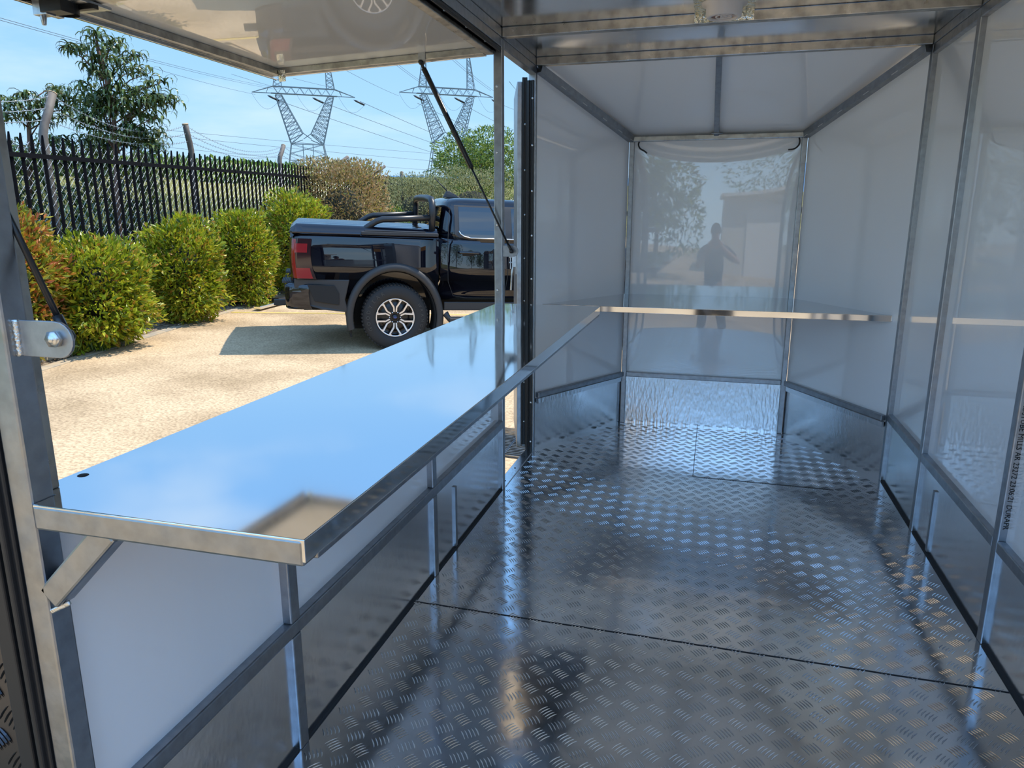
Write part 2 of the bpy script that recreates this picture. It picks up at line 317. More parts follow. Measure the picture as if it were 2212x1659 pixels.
# left posts
P('post', MB().box(-T, 0, Y0, Y0 + T, 0, H), lab='rear left corner post beside the rubber seal')
P('post', MB().box(-T, 0, Y1, Y1 + T, 0, H), lab='screwed post between the serving window and the side doorway')
P('post', MB().box(-T, 0, Y2, Y2 + .03, 0, H))
for y in (P1, P2): P('stud', MB().box(-T, 0, y, y + T, .36, .893)); P('stud', MB().box(-T, 0, y, y + T, 0, .322))
P('window_jamb', MB().box(-.045, -.02, Y0 + T, Y0 + T + .028, .93, 2.05), 'galv_dull', .002)
P('rail', MB().box(-T, 0, Y0 + T, Y1, .322, .36)); P('rail', MB().box(-T, 0, Y0, Y2 + .03, H, 2.142)); P('rail', MB().box(-T, 0, Y0 + T, Y1, H - T, H - .001)); P('rail', MB().box(-T, 0, Y1 + T, Y2, H - T, H - .001))
# right posts
for i, y in enumerate((Y0, 1.50, R2, Y1, Y2)): P('post', MB().box(WD, WD + T, y, y + T, 0, H), lab='post carrying the printed mill stamp' if i == 2 else None)
ys = [Y0, 1.50, R2, Y1, Y2]
for a, b in zip(ys[:-1], ys[1:]): P('rail', MB().box(WD, WD + T, a + T, b, .322, .36))
P('rail', MB().box(WD, WD + T, Y0, Y2 + T, H, 2.142)); P('rail', MB().box(WD + .001, WD + T, Y0 + T, Y2, H - T, H - .001))
# roof beams
for y in (Y0, 1.50, R2, Y1 - .0, Y2): P('beam', MB().box(0, WD, y, y + T, H, 2.142), 'galv_dull')
# nose frame
t3 = .030
P('nose_post', MB().box(XD, XD + t3, YN - t3 + .015, YN + .015, 0, NZ - t3)); P('nose_post', MB().box(XE - t3, XE, YN - t3 + .015, YN + .015, 0, NZ - t3))
P('nose_bar', MB().box(XD, XE, YN - t3 + .015, YN + .015, NZ - t3, NZ), 'galv_dull')
P('nose_rail', MB().box(XD + t3, XE - t3, YN - .012, YN + .015, .314, .344))
P('nose_rail', MB().bar((.012, Y2 + .03, .331), (XD + .003, YN - .01, .329), .03, .03)); P('nose_rail', MB().bar((WD - .012, Y2 + .03, .331), (XE - .003, YN - .01, .329), .03, .03))
P('nose_trim', MB().bar((.012, Y2 + .03, .296), (XD + .003, YN - .01, .296), .012, .028), 'kick_bright', 0); P('nose_trim', MB().bar((WD - .012, Y2 + .03, .296), (XE - .003, YN - .01, .296), .012, .028), 'kick_bright', 0)
P('nose_trim', MB().box(XD + t3, XE - t3, YN, YN + .01, .283, .312), 'kick_bright', 0)
for s, (xa, xb) in ((1, (.012, XD + .01)), (-1, (WD - .012, XE - .01))):
    a = Vector((xa, Y2 + .02, H - .012)); b = Vector((xb, YN - .008, NZ - .014))
    P('hip_rail', MB().bar(a, b, T, T, up=(0, 0, 1)), bevel=.0015)
    for f in (.18, .40, .62, .80, .95):
        wm = MB(); c = a.lerp(b, f); d = (b - a).normalized()
        wm.tube([c + d * (k * .003) + Vector((s * .0195, -.006, -.018)) for k in range(14)], [.0028 if k % 2 else .0018 for k in range(14)], 6); P('weld_bead', wm, 'weld', 0)
P('roof_rib', MB().bar((.915, Y2 + .03, H + .008), (.92, YN - .008, NZ - .002), .03, .02))
P('gusset', MB().lathe([(0, 0), (.036, 0), (.036, .003), (0, .003)], (.92, YN - .018, NZ + .001), n=18), 'zinc', 0)
# kick sheet cover strips and door threshold
P('cover_strip', MB().box(WD + .006, WD + .014, 3.06, 3.085, .01, .27), 'galv', 0); P('cover_strip', MB().box(-.014, -.006, 2.60, 2.62, .01, .27), 'galv', 0)
P('floor_angle', MB().box(-.014, -.006, Y0, Y1, .0, .007), 'dirt', 0); P('floor_angle', MB().box(WD + .004, WD + .014, Y0, Y2, .0, .007), 'dirt', 0)
sill = MB(); sill.box(-.052, .001, Y1 + T, Y2, -.02, .004); sl_o = P('threshold', sill, 'kick', .002)
for y in (3.40, 3.60, 3.80): P('screw', MB().lathe([(0, .003), (.005, .002), (.006, 0)], (-.025, y, .004), n=10), 'dirt', 0, par=sl_o)
# printed mill stamp on the right post
vs, fs = text_geo('AUSTUBE MILLS AR 23272 23:06:21 DURAPR', .030)
wmax = max(v[0] for v in vs); k = .405 / wmax
st = MB(); st.add([(WD + .010 + v[1] * .74, R2 - .0008 - v[2], .805 - v[0] * k) for v in vs], fs)
P('mill_stamp', st, 'ink', 0)
# screws on the doorway post
for z in (.60, 1.00, 1.30, 1.62, 1.90): P('screw', MB().lathe([(.006, 0), (.005, -.003), (0, -.0035)], (-.024, Y1, z), 'y', 12), 'screw', 0)
# black compression seals: rear corner and hatch head
P('rubber_seal', MB().box(-.066, -.042, Y0 - .004, Y0 + .02, .02, H).box(-.098, -.068, Y0 - .012, Y0 + .02, .02, H).box(-.060, -.050, Y0 - .012, Y0, .02, H), 'rubber', .003)

# ------------------------------------------------------------------ serving counter and nose shelf
CZ = .93
ct = empty('serving_counter', label='long polished stainless counter along the open serving window reflecting blue sky', cat='counter')
m = MB(); m.prism([(.0008, Y0, CZ - .034), (.452, Y0, CZ - .034), (.452, 3.352, CZ - .034), (-.05, 3.352, CZ - .034), (-.05, Y0 + T + .001, CZ - .034), (.0008, Y0 + T + .001, CZ - .034)], (0, 0, .034)); m.build('counter_top', M['stainless'], ct, .0015)
m = MB(); m.box(0, .449, Y0 - .001, Y0 + .036, CZ - .040, CZ - .0015); o = m.build('support_tube', M['galv'], ct, .004)
m = MB(); m.box(.410, .449, Y0 + .036, 3.33, CZ - .045, CZ - .035).box(-.0, .449, 3.31, 3.35, CZ - .045, CZ - .035); m.build('underframe', M['galv'], ct, .002)
m = MB(); m.bar((-.0, Y0 + .018, .775), (.128, Y0 + .018, .902), T, .036, up=(0, 1, 0)); m.build('brace', M['galv'], ct, .004)
m = MB(); m.bar((-.002, Y0 + .005, .752), (.03, Y0 + .012, .768), .006, .008); m.build('weld_bead', M['weld'], ct, .002)
m = MB(); m.lathe([(0, .0012), (.008, .0008), (.009, 0)], (-.028, .895, CZ), n=12); m.build('sealant_spot', M['dirt'], ct)

SZ = .853; sh = empty('nose_shelf', label='grey stainless shelf filling the narrowing front end above the bright kick plate', cat='shelf')
yf = 3.995; f = (yf - Y2 - .03) / (YN - Y2 - .03)
poly = [(XD * f + .004, yf), (WD - (WD - XE) * f - .004, yf), (XE - .002, YN + .004), (XD + .002, YN + .004)]
m = MB(); m.prism([(x, y, SZ - .002) for x, y in poly], (0, 0, .002)); m.build('shelf_top', M['shelf'], sh)
m = MB(); m.box(.352, WD - .012, yf - .004, yf, SZ - .032, SZ + .0005).box(.352, WD - .03, yf, yf + .015, SZ - .032, SZ - .028); m.build('front_lip', M['stainless'], sh, .002)
m = MB(); m.box(WD - .022, WD - .001, yf - .012, yf + .02, SZ - .030, SZ - .001); m.build('weld_tab', M['weld'], sh, .003)

# ------------------------------------------------------------------ side door (open, seen edge-on), its seals and latch
sealf = MB().box(-.048, -.024, Y2 - .006, Y2, 0, 2.03).box(-.022, -.010, Y2 - .010, Y2, 0, 2.03).box(-.036, -.032, Y2 - .016, Y2, 0, 2.03)
P('door_seal', sealf, 'rubber', .002)
for i in range(9): P('screw', MB().lathe([(.006, 0), (.005, -.003), (0, -.0035)], (-.016, Y2 - .010, .06 + i * .235), 'y', 12), 'screw', 0)
dr = empty('door_1', (-.052, Y2 + .03, 0), kind='structure', label='open side door folded back with black rubber edge', cat='door')
dr.rotation_euler = (0, 0, R(17))
DL = .58
m = MB(); m.box(-.056, -.03, .0, DL, .012, 2.03).box(-.03, 0, .0, .03, .012, 2.03).box(-.03, 0, DL - .03, DL, .012, 2.03).box(-.03, 0, 0, DL, 2.0, 2.03).box(-.03, 0, 0, DL, .012, .05); m.build('door_frame', M['galv'], dr, .003)
m = MB(); m.box(-.026, -.006, .03, DL - .03, .05, 2.0); m.build('door_panel', M['white'], dr)
m = MB(); m.box(-.030, -.002, -.008, -.0005, .03, 2.05).box(-.024, -.020, -.014, -.008, .03, 2.05).box(-.008, -.004, -.014, -.008, .03, 2.05); ds = m.build('edge_seal', M['rubber'], dr, .002)
for i in range(8): MB().lathe([(.006, 0), (.005, -.003), (0, -.0035)], (-.014, -.008, .17 + i * .235), 'y', 12).build('screw', M['screw'], ds)
lt = MB(); lt.box(-.062, -.056, .03, .07, 1.02, 1.14).box(-.082, -.06, .035, .06, 1.06, 1.12).tube([(-.075, .045, 1.08), (-.083, .045, 1.02), (-.088, .045, .93)], .006, 8).tube([(-.098, .04, 1.115), (-.06, .04, 1.115)], .004, 8).tube([(-.098, .04, 1.085), (-.06, .04, 1.085)], .004, 8).box(-.094, -.088, .035, .05, 1.05, 1.13)
lt.build('door_latch', M['zinc'], dr, .0015)

# ------------------------------------------------------------------ serving hatch, struts, brackets
hz = lambda x: 2.024 + (x + .039) * .038
hb = empty('serving_hatch', (-.045, 2.03, 2.03), label='raised serving hatch with glossy white underside over the counter window', cat='hatch')
hb.location = (0, 0, 0)
ya, yb, xo, xi = .80, 3.245, -1.085, -.062
def hbar(m, x0, y0, x1, y1, w, dz=0, th=.028):
    return m.bar((x0, y0, hz(x0) + th / 2 + dz), (x1, y1, hz(x1) + th / 2 + dz), w, th)
for _x in (xi + .018, xo): m = MB(); hbar(m, _x, ya, _x, yb, .036); m.build('side_rail', M['galv_dull'], hb, .003)
for _y in (yb - .02, ya + .02): m = MB(); hbar(m, xi, _y, xo, _y, .040); m.build('end_rail', M['galv_dull'], hb, .003)
m = MB(); hbar(m, xi, 2.03, xo, 2.03, .040); m.build('centre_rib', M['galv_dull'], hb, .003)
m = MB(); m.prism([(xi, ya, hz(xi) + .028), (xi, yb, hz(xi) + .028), (xo, yb, hz(xo) + .028), (xo, ya, hz(xo) + .028)], (0, 0, .012)); m.build('hatch_skin', M['white_hatch'], hb)
m = MB(); m.bar((xo - .026, ya - .01, hz(xo) + .012), (xo - .026, yb + .01, hz(xo) + .012), .014, .05).bar((xo, yb + .004, hz(xo) + .018), (xi, yb + .004, hz(xi) + .018), .008, .042); m.build('edge_trim', M['chrome'], hb, .002)
m = MB(); m.box(-.064, -.002, Y0 + T, Y1, 2.048, 2.0585); [m.box(x, x + .004, Y0 + T, Y1, 2.038, 2.049) for x in (-.062, -.046, -.030, -.007)]; hs = m.build('head_seal', M['rubber'], fr, .001)
for x, o_ in ((-.020, 0), (-.054, .11)):
    for i in range(10): MB().lathe([(0, -.004), (.005, -.003), (.006, 0)], (x, Y0 + .16 + o_ + i * .24, 2.048), n=10).build('screw', M['screw'], hs)
m = MB(); m.box(-.060, -.046, ya, yb, hz(-.05) + .002, hz(-.05) + .018); m.build('inner_seal', M['rubber'], hb, .002)
# slam latch at the middle of the outer edge
lt = MB(); z = hz(xo)
lt.box(xo + .02, xo + .14, 1.965, 2.085, z - .006, z + .004).build('latch_plate', M['zinc'], hb, .002)
m = MB(); m.lathe([(.036, 0), (.036, .03), (.03, .034), (0, .034)], (xo + .06, 1.985, z - .036), n=24); m.box(xo + .02, xo + .10, 1.925, 1.975, z - .04, z - .004).box(xo + .05, xo + .15, 2.0, 2.02, z - .02, z - .006); m.build('slam_lock', M['blackplastic'], hb, .002)
m = MB(); m.box(xo - .012, xo + .04, 1.93, 1.965, z - .045, z - .003); m.build('lock_clip', M['zinc'], hb, .002); m = MB(); m.box(xo - .03, xo - .005, 2.01, 2.04, z - .03, z + .01); m.build('striker', M['zinc'], hb, .002); m = MB(); m.tube([(xo + .01, 1.945, z - .04), (xo + .01, 1.945, z - .072)], [.011, .006], 12); m.build('lock_bracket', M['zinc'], hb, .003)
# far corner gusset
m = MB(); m.box(xo + .02, xo + .055, yb - .045, yb - .037, z - .03, z + .02); m.build('corner_clip', M['foil'], hb, .002)
# strut brackets: hatch ears (parts of the hatch) and post ears (parts of the frame)
def ear(c, axis_y, L_, w, par, name='strut_bracket', up=False):
    m = MB(); n = 10; c = Vector(c); pts = []
    if up:
        pts = [(c.x - w / 2, c.y, c.z + L_), (c.x - w / 2, c.y, c.z)] + [(c.x - w / 2 * math.cos(math.pi * k / n), c.y, c.z - w / 2 * math.sin(math.pi * k / n)) for k in range(1, n)] + [(c.x + w / 2, c.y, c.z), (c.x + w / 2, c.y, c.z + L_)]
    else:
        pts = [(c.x - L_, c.y, c.z - w / 2), (c.x, c.y, c.z - w / 2)] + [(c.x + w / 2 * math.sin(math.pi * k / n), c.y, c.z - w / 2 * math.cos(math.pi * k / n)) for k in range(1, n)] + [(c.x, c.y, c.z + w / 2), (c.x - L_, c.y, c.z + w / 2)]
    m.prism(pts, (0, .005, 0)); return m.build(name, M['bracket'], par, .001)
e1 = ear((-.345, 3.200, 2.005), 0, .055, .034, hb, up=True); e2 = ear((-.345, .845, 2.005), 0, .055, .034, hb, up=True)
e3 = ear((.048, Y1 + .006, 1.182), 0, .050, .052, fr); e4 = ear((.072, Y0 + .018, 1.176), 0, .072, .052, fr)
m = MB(); m.lathe([(0, -.012), (.006, -.012), (.0065, -.009), (.012, -.009), (.012, 0), (0, 0)], (.071, Y0 + .018, 1.178), 'y', 6); m.build('bracket_nut', M['screw'], e4)
m = MB(); m.tube([(.003, Y0 + .017, 1.150 + k * .0035) for k in range(16)], [.0055 if k % 2 else .0042 for k in range(16)], 8); m.build('weld_bead', M['weld'], e4)
def strut(a, b, lab):
    a = Vector(a); b = Vector(b); d = (b - a).normalized(); Ln = (b - a).length
    s = empty('gas_strut', tuple(a), label=lab, cat='gas strut', group='black gas struts holding the hatch up'); A = Vector((0, 0, 0)); B = b - a
    m = MB(); m.tube([A + d * .03, A + d * Ln * .45], .0045, 10); m.build('rod', M['strut'], s)
    m = MB(); m.tube([A + d * Ln * .45, A + d * (Ln * .45 + .004), B - d * .03], [.007, .0115, .0115], 14); m.build('cylinder', M['strut'], s)
    for p, sg in ((A, 1), (B, -1)):
        m = MB(); m.lathe([(0, -.010), (.008, -.0085), (.0115, 0), (.008, .0085), (0, .010)], p, n=12).tube([p, p + d * sg * .032], .007, 10); m.build('ball_socket', M['strut'], s)
strut((.045, Y1 - .006, 1.182), (-.345, 3.188, 2.0), 'thin black gas strut crossing in front of the parked ute')
strut((.071, Y0 + .036, 1.178), (-.345, .860, 2.0), 'blurry near gas strut on the rear corner post')

# ------------------------------------------------------------------ roof vent
vt = empty('roof_vent', (.93, 3.12, 2.14), label='round white plastic vent on a crinkled silver foil square under the ceiling', cat='vent')
vt.location = (0, 0, 0)
m = MB(); m.box(.815, 1.045, 3.02, 3.279, 2.136, 2.140).box(.815, 1.045, 3.272, 3.2795, 2.102, 2.140); m.build('foil_flashing', M['foil'], vt)
m = MB(); m.lathe([(.085, 2.138), (.085, 2.130), (.068, 2.126), (.066, 2.088), (.060, 2.084), (.050, 2.084), (.050, 2.092)], (.93, 3.135, 0), n=40); m.build('vent_collar', M['plastic'], vt)
m = MB(); m.lathe([(0, 2.093), (.05, 2.093)], (.93, 3.135, 0), n=30); m.build('vent_gauze', M['pinkgauze'], vt, fix=False)
m = MB(); m.lathe([(.026, 2.086), (.032, 2.086), (.032, 2.092), (.026, 2.092)], (.93, 3.135, 0), n=30, closed=True).lathe([(.008, 2.086), (.014, 2.086), (.014, 2.092), (.008, 2.092)], (.93, 3.135, 0), n=20, closed=True)
for a in (0, 120, 240): c, s = math.cos(R(a)), math.sin(R(a)); m.bar((.93 + c * .012, 3.135 + s * .012, 2.089), (.93 + c * .052, 3.135 + s * .052, 2.089), .008, .005)
m.build('vent_grille', M['plastic'], vt)

# ------------------------------------------------------------------ cable tails in the nose corners
def cable(pts, lab, grp='black cable tails'):
    m = MB(); P_ = [Vector(p) for p in pts]; out = []
    for i in range(len(P_) - 1):
        for k in range(6):
            t = k / 6; a, b, c, d = P_[max(i - 1, 0)], P_[i], P_[i + 1], P_[min(i + 2, len(P_) - 1)]
            out.append(.5 * ((2 * b) + (c - a) * t + (2 * a - 5 * b + 4 * c - d) * t * t + (3 * b - a - 3 * c + d) * t ** 3))
    out.append(P_[-1]); m.tube(out, .0045, 8); return tag(m.build('cable_tail', M['blackplastic']), lab, 'cable')
cable([(.470, 4.672, 1.785), (.466, 4.655, 1.762), (.478, 4.64, 1.738), (.505, 4.63, 1.722), (.522, 4.628, 1.708)], 'short black cable tail drooping below the nose bar beside the doorway-side nose post')
cable([(1.381, 4.672, 1.785), (1.386, 4.655, 1.760), (1.380, 4.645, 1.735), (1.357, 4.635, 1.716), (1.325, 4.632, 1.712)], 'curved black cable tail under the nose bar beside the far-side nose post')

# ------------------------------------------------------------------ rear door leaf folded out on the left (only its edge is in frame)
rd = empty('rear_door', (-.11, Y0 + .03, 0), label='dark tread-plate lined rear door folded out past the black rubber seal', cat='door')
rd.rotation_euler = (0, 0, R(4))
m = MB(); m.box(-.88, 0, 0, .035, .02, 2.05); m.build('door_leaf', M['galv'], rd, .003)
def inl(x, y, mm): return .02 < x < .86 and .05 < y < .95
Vv, Ff = tread(inl, 0, 1.0, 0, .9, lambda x, y, z: (-x, -.003 - z * 2, y + .02))
b = len(Vv); Vv += [(-.02, -.003, .04), (-.87, -.003, .04), (-.87, -.003, 1.02), (-.02, -.003, 1.02)]; Ff += [(b, b + 1, b + 2, b + 3)]
fast('tread_lining', Vv, Ff, mat('dark_tread_lining', (.10, .10, .11), .3, 1), rd)
m = MB(); m.box(-.88, -.01, -.006, -.001, 1.03, 2.03); m.build('upper_skin', M['white'], rd)

# ================================================================== OUTSIDE
_k = [gp(*q) for q in ((72, 807), (211, 766), (331, 725), (428, 694), (512, 671), (600, 641))]
_kx = np.polyfit([q.y for q in _k], [q.x for q in _k], 1)
KX = lambda y: _kx[1] + _kx[0] * y                # kerb line
FOFF = 1.0
FX = lambda y: KX(y) - FOFF                        # palisade line
def onf(px, py, off=0):                            # pixel ray on the fence plane
    d = ray(px, py); n = np.array([1, -_kx[0], 0]); t = (n @ np.array([FX(0) - off, 0, 0]) - n @ CAM) / (n @ d); return Vector(CAM + d * t)
_r0, _r1 = onf(30, 334), onf(661, 383)
FZ = lambda y: _r0.z + (_r1.z - _r0.z) * (y - _r0.y) / (_r1.y - _r0.y)   # height of its top rail
def slabz(m, poly, th, dz=0): return m.prism([(x, y, gz(x, y) - th + dz) for x, y in poly], (0, 0, th))
m = MB(); slabz(m, [(30, -40), (30, 60), (KX(40), 40), (KX(0), 0), (KX(0) - 1, -8), (-16, -40)], .1); m.build('yard_pavement', M['concrete'], kind='structure')
m = MB()
for a, b in ((0, 8), (8, 16), (16, 28), (28, 40)): slabz(m, [(KX(a) - .02, a), (KX(b) - .02, b), (KX(b) - .14, b), (KX(a) - .14, a)], .16, .006)
m.build('kerb', M['kerb'], bevel=.01, kind='structure')
m = MB()
def gbf(u, v):
    y = u * 40; x = (KX(y) - .1) * (1 - v) + (FX(y) - 1.0) * v; return (x, y, gz(x, y) + .06 * v + random.uniform(-.012, .02))
m.grid(gbf, 160, 12, False); m.build('garden_bed', M['gravel'], fix=False, kind='structure')
def slope_z(x, y):
    D = max(0, (FX(y) - .9 - x)) * .97 + max(0, y - 34) * .6
    return gz(max(x, FX(y) - .9), y) + .06 + .052 * D + .25 * math.sin(x * .13 + y * .07) * min(1, D / 20)
m = MB()
def tf(u, v):
    y = -20 + 420 * v ** 1.6; x = FX(min(y, 60)) - .6 - 420 * u ** 2.0 + max(0, y - 60) * .5
    return (x, y, slope_z(x, y))
m.grid(tf, 90, 90); m.build('grass_slope', M['field'], fix=False, kind='structure')
m = MB(); m.grid(lambda u, v: (60 - 90 * u, 40 + v * 380, gz(60 - 90 * u, 40) - .15 + .03 * v * 380), 6, 12); m.build('far_ground', M['field'], fix=False, kind='structure')
m = MB()
def hillf(u, v):
    a = R(-75 + 95 * u); D = 1400; t = 60 + 10 * math.sin(u * 9) + 7 * math.sin(u * 23 + 1) + 3 * math.sin(u * 51) + 14
    return (D * math.sin(a), D * math.cos(a), -30 + (t + 30) * v + 0)
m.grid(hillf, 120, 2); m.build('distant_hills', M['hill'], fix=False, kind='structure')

def leaves(name, C, D, size, mt, parent=None, aspect=.38, jit=.7, droop=0, wobble=.25):
    n = len(C); D = D + rng.normal(0, jit, (n, 3)); D[:, 2] -= droop; D /= np.linalg.norm(D, axis=1)[:, None]
    S = rng.normal(0, 1, (n, 3)); S -= (S * D).sum(1)[:, None] * D; S /= np.linalg.norm(S, axis=1)[:, None]; Nn = np.cross(D, S)
    l = (size * rng.uniform(.65, 1.25, n))[:, None]; w = l * aspect
    V = np.stack([C, C + D * l * .5 + S * w * .5 + Nn * l * wobble * .4, C + D * l, C + D * l * .5 - S * w * .5 + Nn * l * wobble * .4], 1).reshape(-1, 3)
    b = np.arange(n)[:, None] * 4
    return fast(name, V, np.concatenate([b + [0, 1, 2], b + [0, 2, 3]], 0), mt, parent)
def blob(n, r, p=3.5, lump=.10, shell=(.72, 1.04), flat=0):
    d = rng.normal(0, 1, (n, 3)); d /= np.linalg.norm(d, axis=1)[:, None]
    k = (np.abs(d) ** p).sum(1) ** (-1 / p); s = d * k[:, None]
    ph = rng.uniform(0, 6, 6); lm = 1 + lump * (np.sin(4.3 * s[:, 0] + ph[0]) * np.sin(3.7 * s[:, 2] * 1.6 + ph[1]) + .6 * np.sin(8 * s[:, 1] + ph[2]) * np.sin(9 * s[:, 2] + ph[3]) + .4 * np.sin(15 * s[:, 0] + ph[4]) * np.sin(13 * s[:, 2] + ph[5]))
    q = s * (lm * rng.uniform(shell[0], shell[1], n) ** .6)[:, None]
    return q * np.array(r), d
def shrub(name, c, r, nleaf, size, mt, label, cat='shrub', group=None, stems=True, **kw):
    """c = ground point, r = half sizes; foliage shell, dark core for the shade inside, stems."""
    root = empty(name, c, label=label, cat=cat, group=group); zc = r[2] + .06
    q, d = blob(nleaf, r, kw.get('p', 3.2), kw.get('lump', .16), kw.get('shell', (.50, 1.08)))
    q[:, 2] += zc; keep = q[:, 2] > .02; leaves('foliage', q[keep], d[keep] * .9 + [0, 0, .35], size, mt, root, kw.get('aspect', .38), kw.get('jit', .6))
    m = MB(); m.grid(lambda u, v: tuple(np.array([math.cos(2 * math.pi * u) * math.sin(math.pi * v), math.sin(2 * math.pi * u) * math.sin(math.pi * v), math.cos(math.pi * v)]) * np.array(r) * .52 * (1 + .1 * math.sin(9 * u * 6.283) * math.sin(7 * v)) + [0, 0, zc]), 20, 12); m.build('inner_shade', M['core'], root, fix=False)  # solid dark core, paints in the shade between the leaves
    if stems:
        m = MB()
        for k in range(6): a = random.uniform(0, 6.28); m.tube([(math.cos(a) * r[0] * .2, math.sin(a) * r[1] * .2, -.02), (math.cos(a) * r[0] * .45, math.sin(a) * r[1] * .45, zc)], [.014, .006], 6)
        m.build('stem', M['bark'], root)
    return root
GR = 'clipped shrubs along the fence'
def gs(px, py, back, r, n, sz, mt, lab):
    p = gp(px, py); shrub('garden_shrub', (p.x - back, p.y + back * .3, gz(p.x - back, p.y)), r, n, sz, M[mt], lab, group=GR)
gs(72, 790, .30, (.42, .46, .73), 9500, .085, 'lilly_red', 'tall orange-tipped shrub beside the near corner post bracket')
gs(268, 762, .42, (.50, .50, .56), 12000, .082, 'lilly', 'widest yellow-green shrub directly behind the thin weed tuft')
gs(445, 702, .42, (.46, .48, .64), 11500, .082, 'lilly', 'bright clipped shrub between the widest shrub and the narrow one')
gs(570, 664, .40, (.42, .45, .70), 10500, .082, 'lilly', 'narrow upright yellow-green shrub beside the silver ramp')
gs(688, 640, .42, (.50, .55, .84), 11000, .085, 'lilly', 'shrub behind the tailgate of the ute with red growing tips')
c = atd(742, 480, 17.5); shrub('clipped_hedge', (c.x, c.y, gz(c.x, c.y)), (.98, .9, 1.24), 17000, .085, M['brownhedge'], 'bronze-brown boxy hedge block behind the ute bed', 'hedge', p=5, lump=.05)
c = atd(850, 470, 19.5); shrub('leafy_weed', (c.x, c.y, gz(c.x, c.y)), (.45, .45, .70), 2500, .10, M['green'], 'light green weedy bush between the two hedges', 'shrub')
for px, wd, hh, lab in ((900, .95, 1.18, 'olive clipped hedge block right of the brown hedge'), (1020, 1.25, 1.32, 'paler feathery hedge behind the ute roof')):
    c = atd(px, 470, 23.0); shrub('clipped_hedge', (c.x, c.y, gz(c.x, c.y)), (wd, 1.2, hh), 11000, .085, M['olive'], lab, 'hedge', p=4.5, lump=.06, aspect=.25)
def crown_tree(name, c, cz, r, nleaf, size, mt, lab, cat='tree', nb=7, group=None):
    root = empty(name, c, label=lab, cat=cat, group=group); Q = []; Dd = []
    m = MB(); m.tube([(0, 0, -.1), (.05, .03, cz * .5), (.0, .05, cz)], [.09 * r[0] / 1.4, .07 * r[0] / 1.4, .04 * r[0] / 1.4], 9)
    for k in range(nb):
        a = k * 2.4; e = (k + .5) / nb; off = np.array([math.cos(a) * r[0] * .55, math.sin(a) * r[1] * .55, (e - .45) * r[2] * 1.3])
        q, d = blob(nleaf // nb, np.array(r) * random.uniform(.42, .6), 2.2, .2); Q.append(q + off + [0, 0, cz]); Dd.append(d); m.tube([(0, .03, cz * .6), tuple(off * .8 + [0, 0, cz])], [.03, .012], 6)
    m.build('trunk', M['bark'], root); leaves('foliage', np.concatenate(Q), np.concatenate(Dd), size, mt, root, .35, .7)
    return root
c = atd(1035, 358, 27); crown_tree('round_tree', (c.x, c.y, gz(c.x, c.y)), c.z - gz(c.x, c.y) - .1, (1.75, 1.6, 1.25), 16000, .12, M['green'], 'round green tree rising behind the hedges next to the doorway post', nb=12)
c = atd(775, 400, 60); crown_tree('far_tree', (c.x, c.y, G + 1), c.z - G - 1.6, (2.3, 2, 2.0), 6000, .32, M['green'], 'small distant tree just above the bronze hedge', nb=8)
# distant bush line and rough growth on the slope
Q = []
for i in range(420):
    px = random.uniform(-60, 660); D = random.uniform(120, 190); p = atd(px, 464, D); zb = slope_z(p.x, p.y); hgt = random.uniform(2.0, 4.2)
    q, d = blob(60, (random.uniform(2, 5), 2.5, hgt / 2), 2, .2); Q.append(q + [p.x, p.y, zb + hgt / 2 - .5])
Q = np.concatenate(Q); o = leaves('distant_bushes', Q, np.tile([0, 0, 1.0], (len(Q), 1)), 1.1, M['green'], aspect=.6); tag(o, 'dark line of far bushes at the top of the grassy slope', 'bushes', kind='stuff')
n = 26000; t = rng.uniform(0, 1, n) ** 1.5; yy = rng.uniform(3, 60, n); xx = np.array([FX(a) for a in yy]) - 1.0 - t * 45
Cg = np.stack([xx, yy, [slope_z(a, b) for a, b in zip(xx, yy)]], 1)
o = leaves('rough_grass', Cg, np.tile([0, 0, 1.0], (n, 1)), .42, M['grass'], aspect=.13, jit=.45); tag(o, 'rough dry grass and weeds covering the slope beyond the fences', 'grass', kind='stuff')

# ---- drooping broad-leafed tree (big long curved leaves)
def whorls(pts, nl, ll, w=.040):
    V = []; F = []
    for c in pts:
        a0 = random.uniform(0, 6.28); sc_ = random.uniform(.75, 1.15); n = nl + random.randint(-2, 2)
        for k in range(n):
            a = a0 + 2 * math.pi * k / n + random.uniform(-.25, .25); dx, dy = math.cos(a), math.sin(a); up = random.uniform(.25, 1.15); l = ll * sc_ * random.uniform(.8, 1.15); zz = random.uniform(-.06, .06); b = len(V)
            r = z = 0; el = up; steps = 5
            for j in range(steps + 1):
                ww = w * sc_ * (0.25, .85, 1, .85, .5, .02)[j]; nx, ny = -dy, dx
                V.append((c[0] + dx * r - nx * ww / 2, c[1] + dy * r - ny * ww / 2, c[2] + zz + z)); V.append((c[0] + dx * r + nx * ww / 2, c[1] + dy * r + ny * ww / 2, c[2] + zz + z + .004))
                r += l / steps * math.cos(el); z += l / steps * math.sin(el); el -= (.30 + .17 * j + up * .14)
            for j in range(steps): F.append((b + 2 * j, b + 2 * j + 2, b + 2 * j + 3, b + 2 * j + 1))
    return V, F
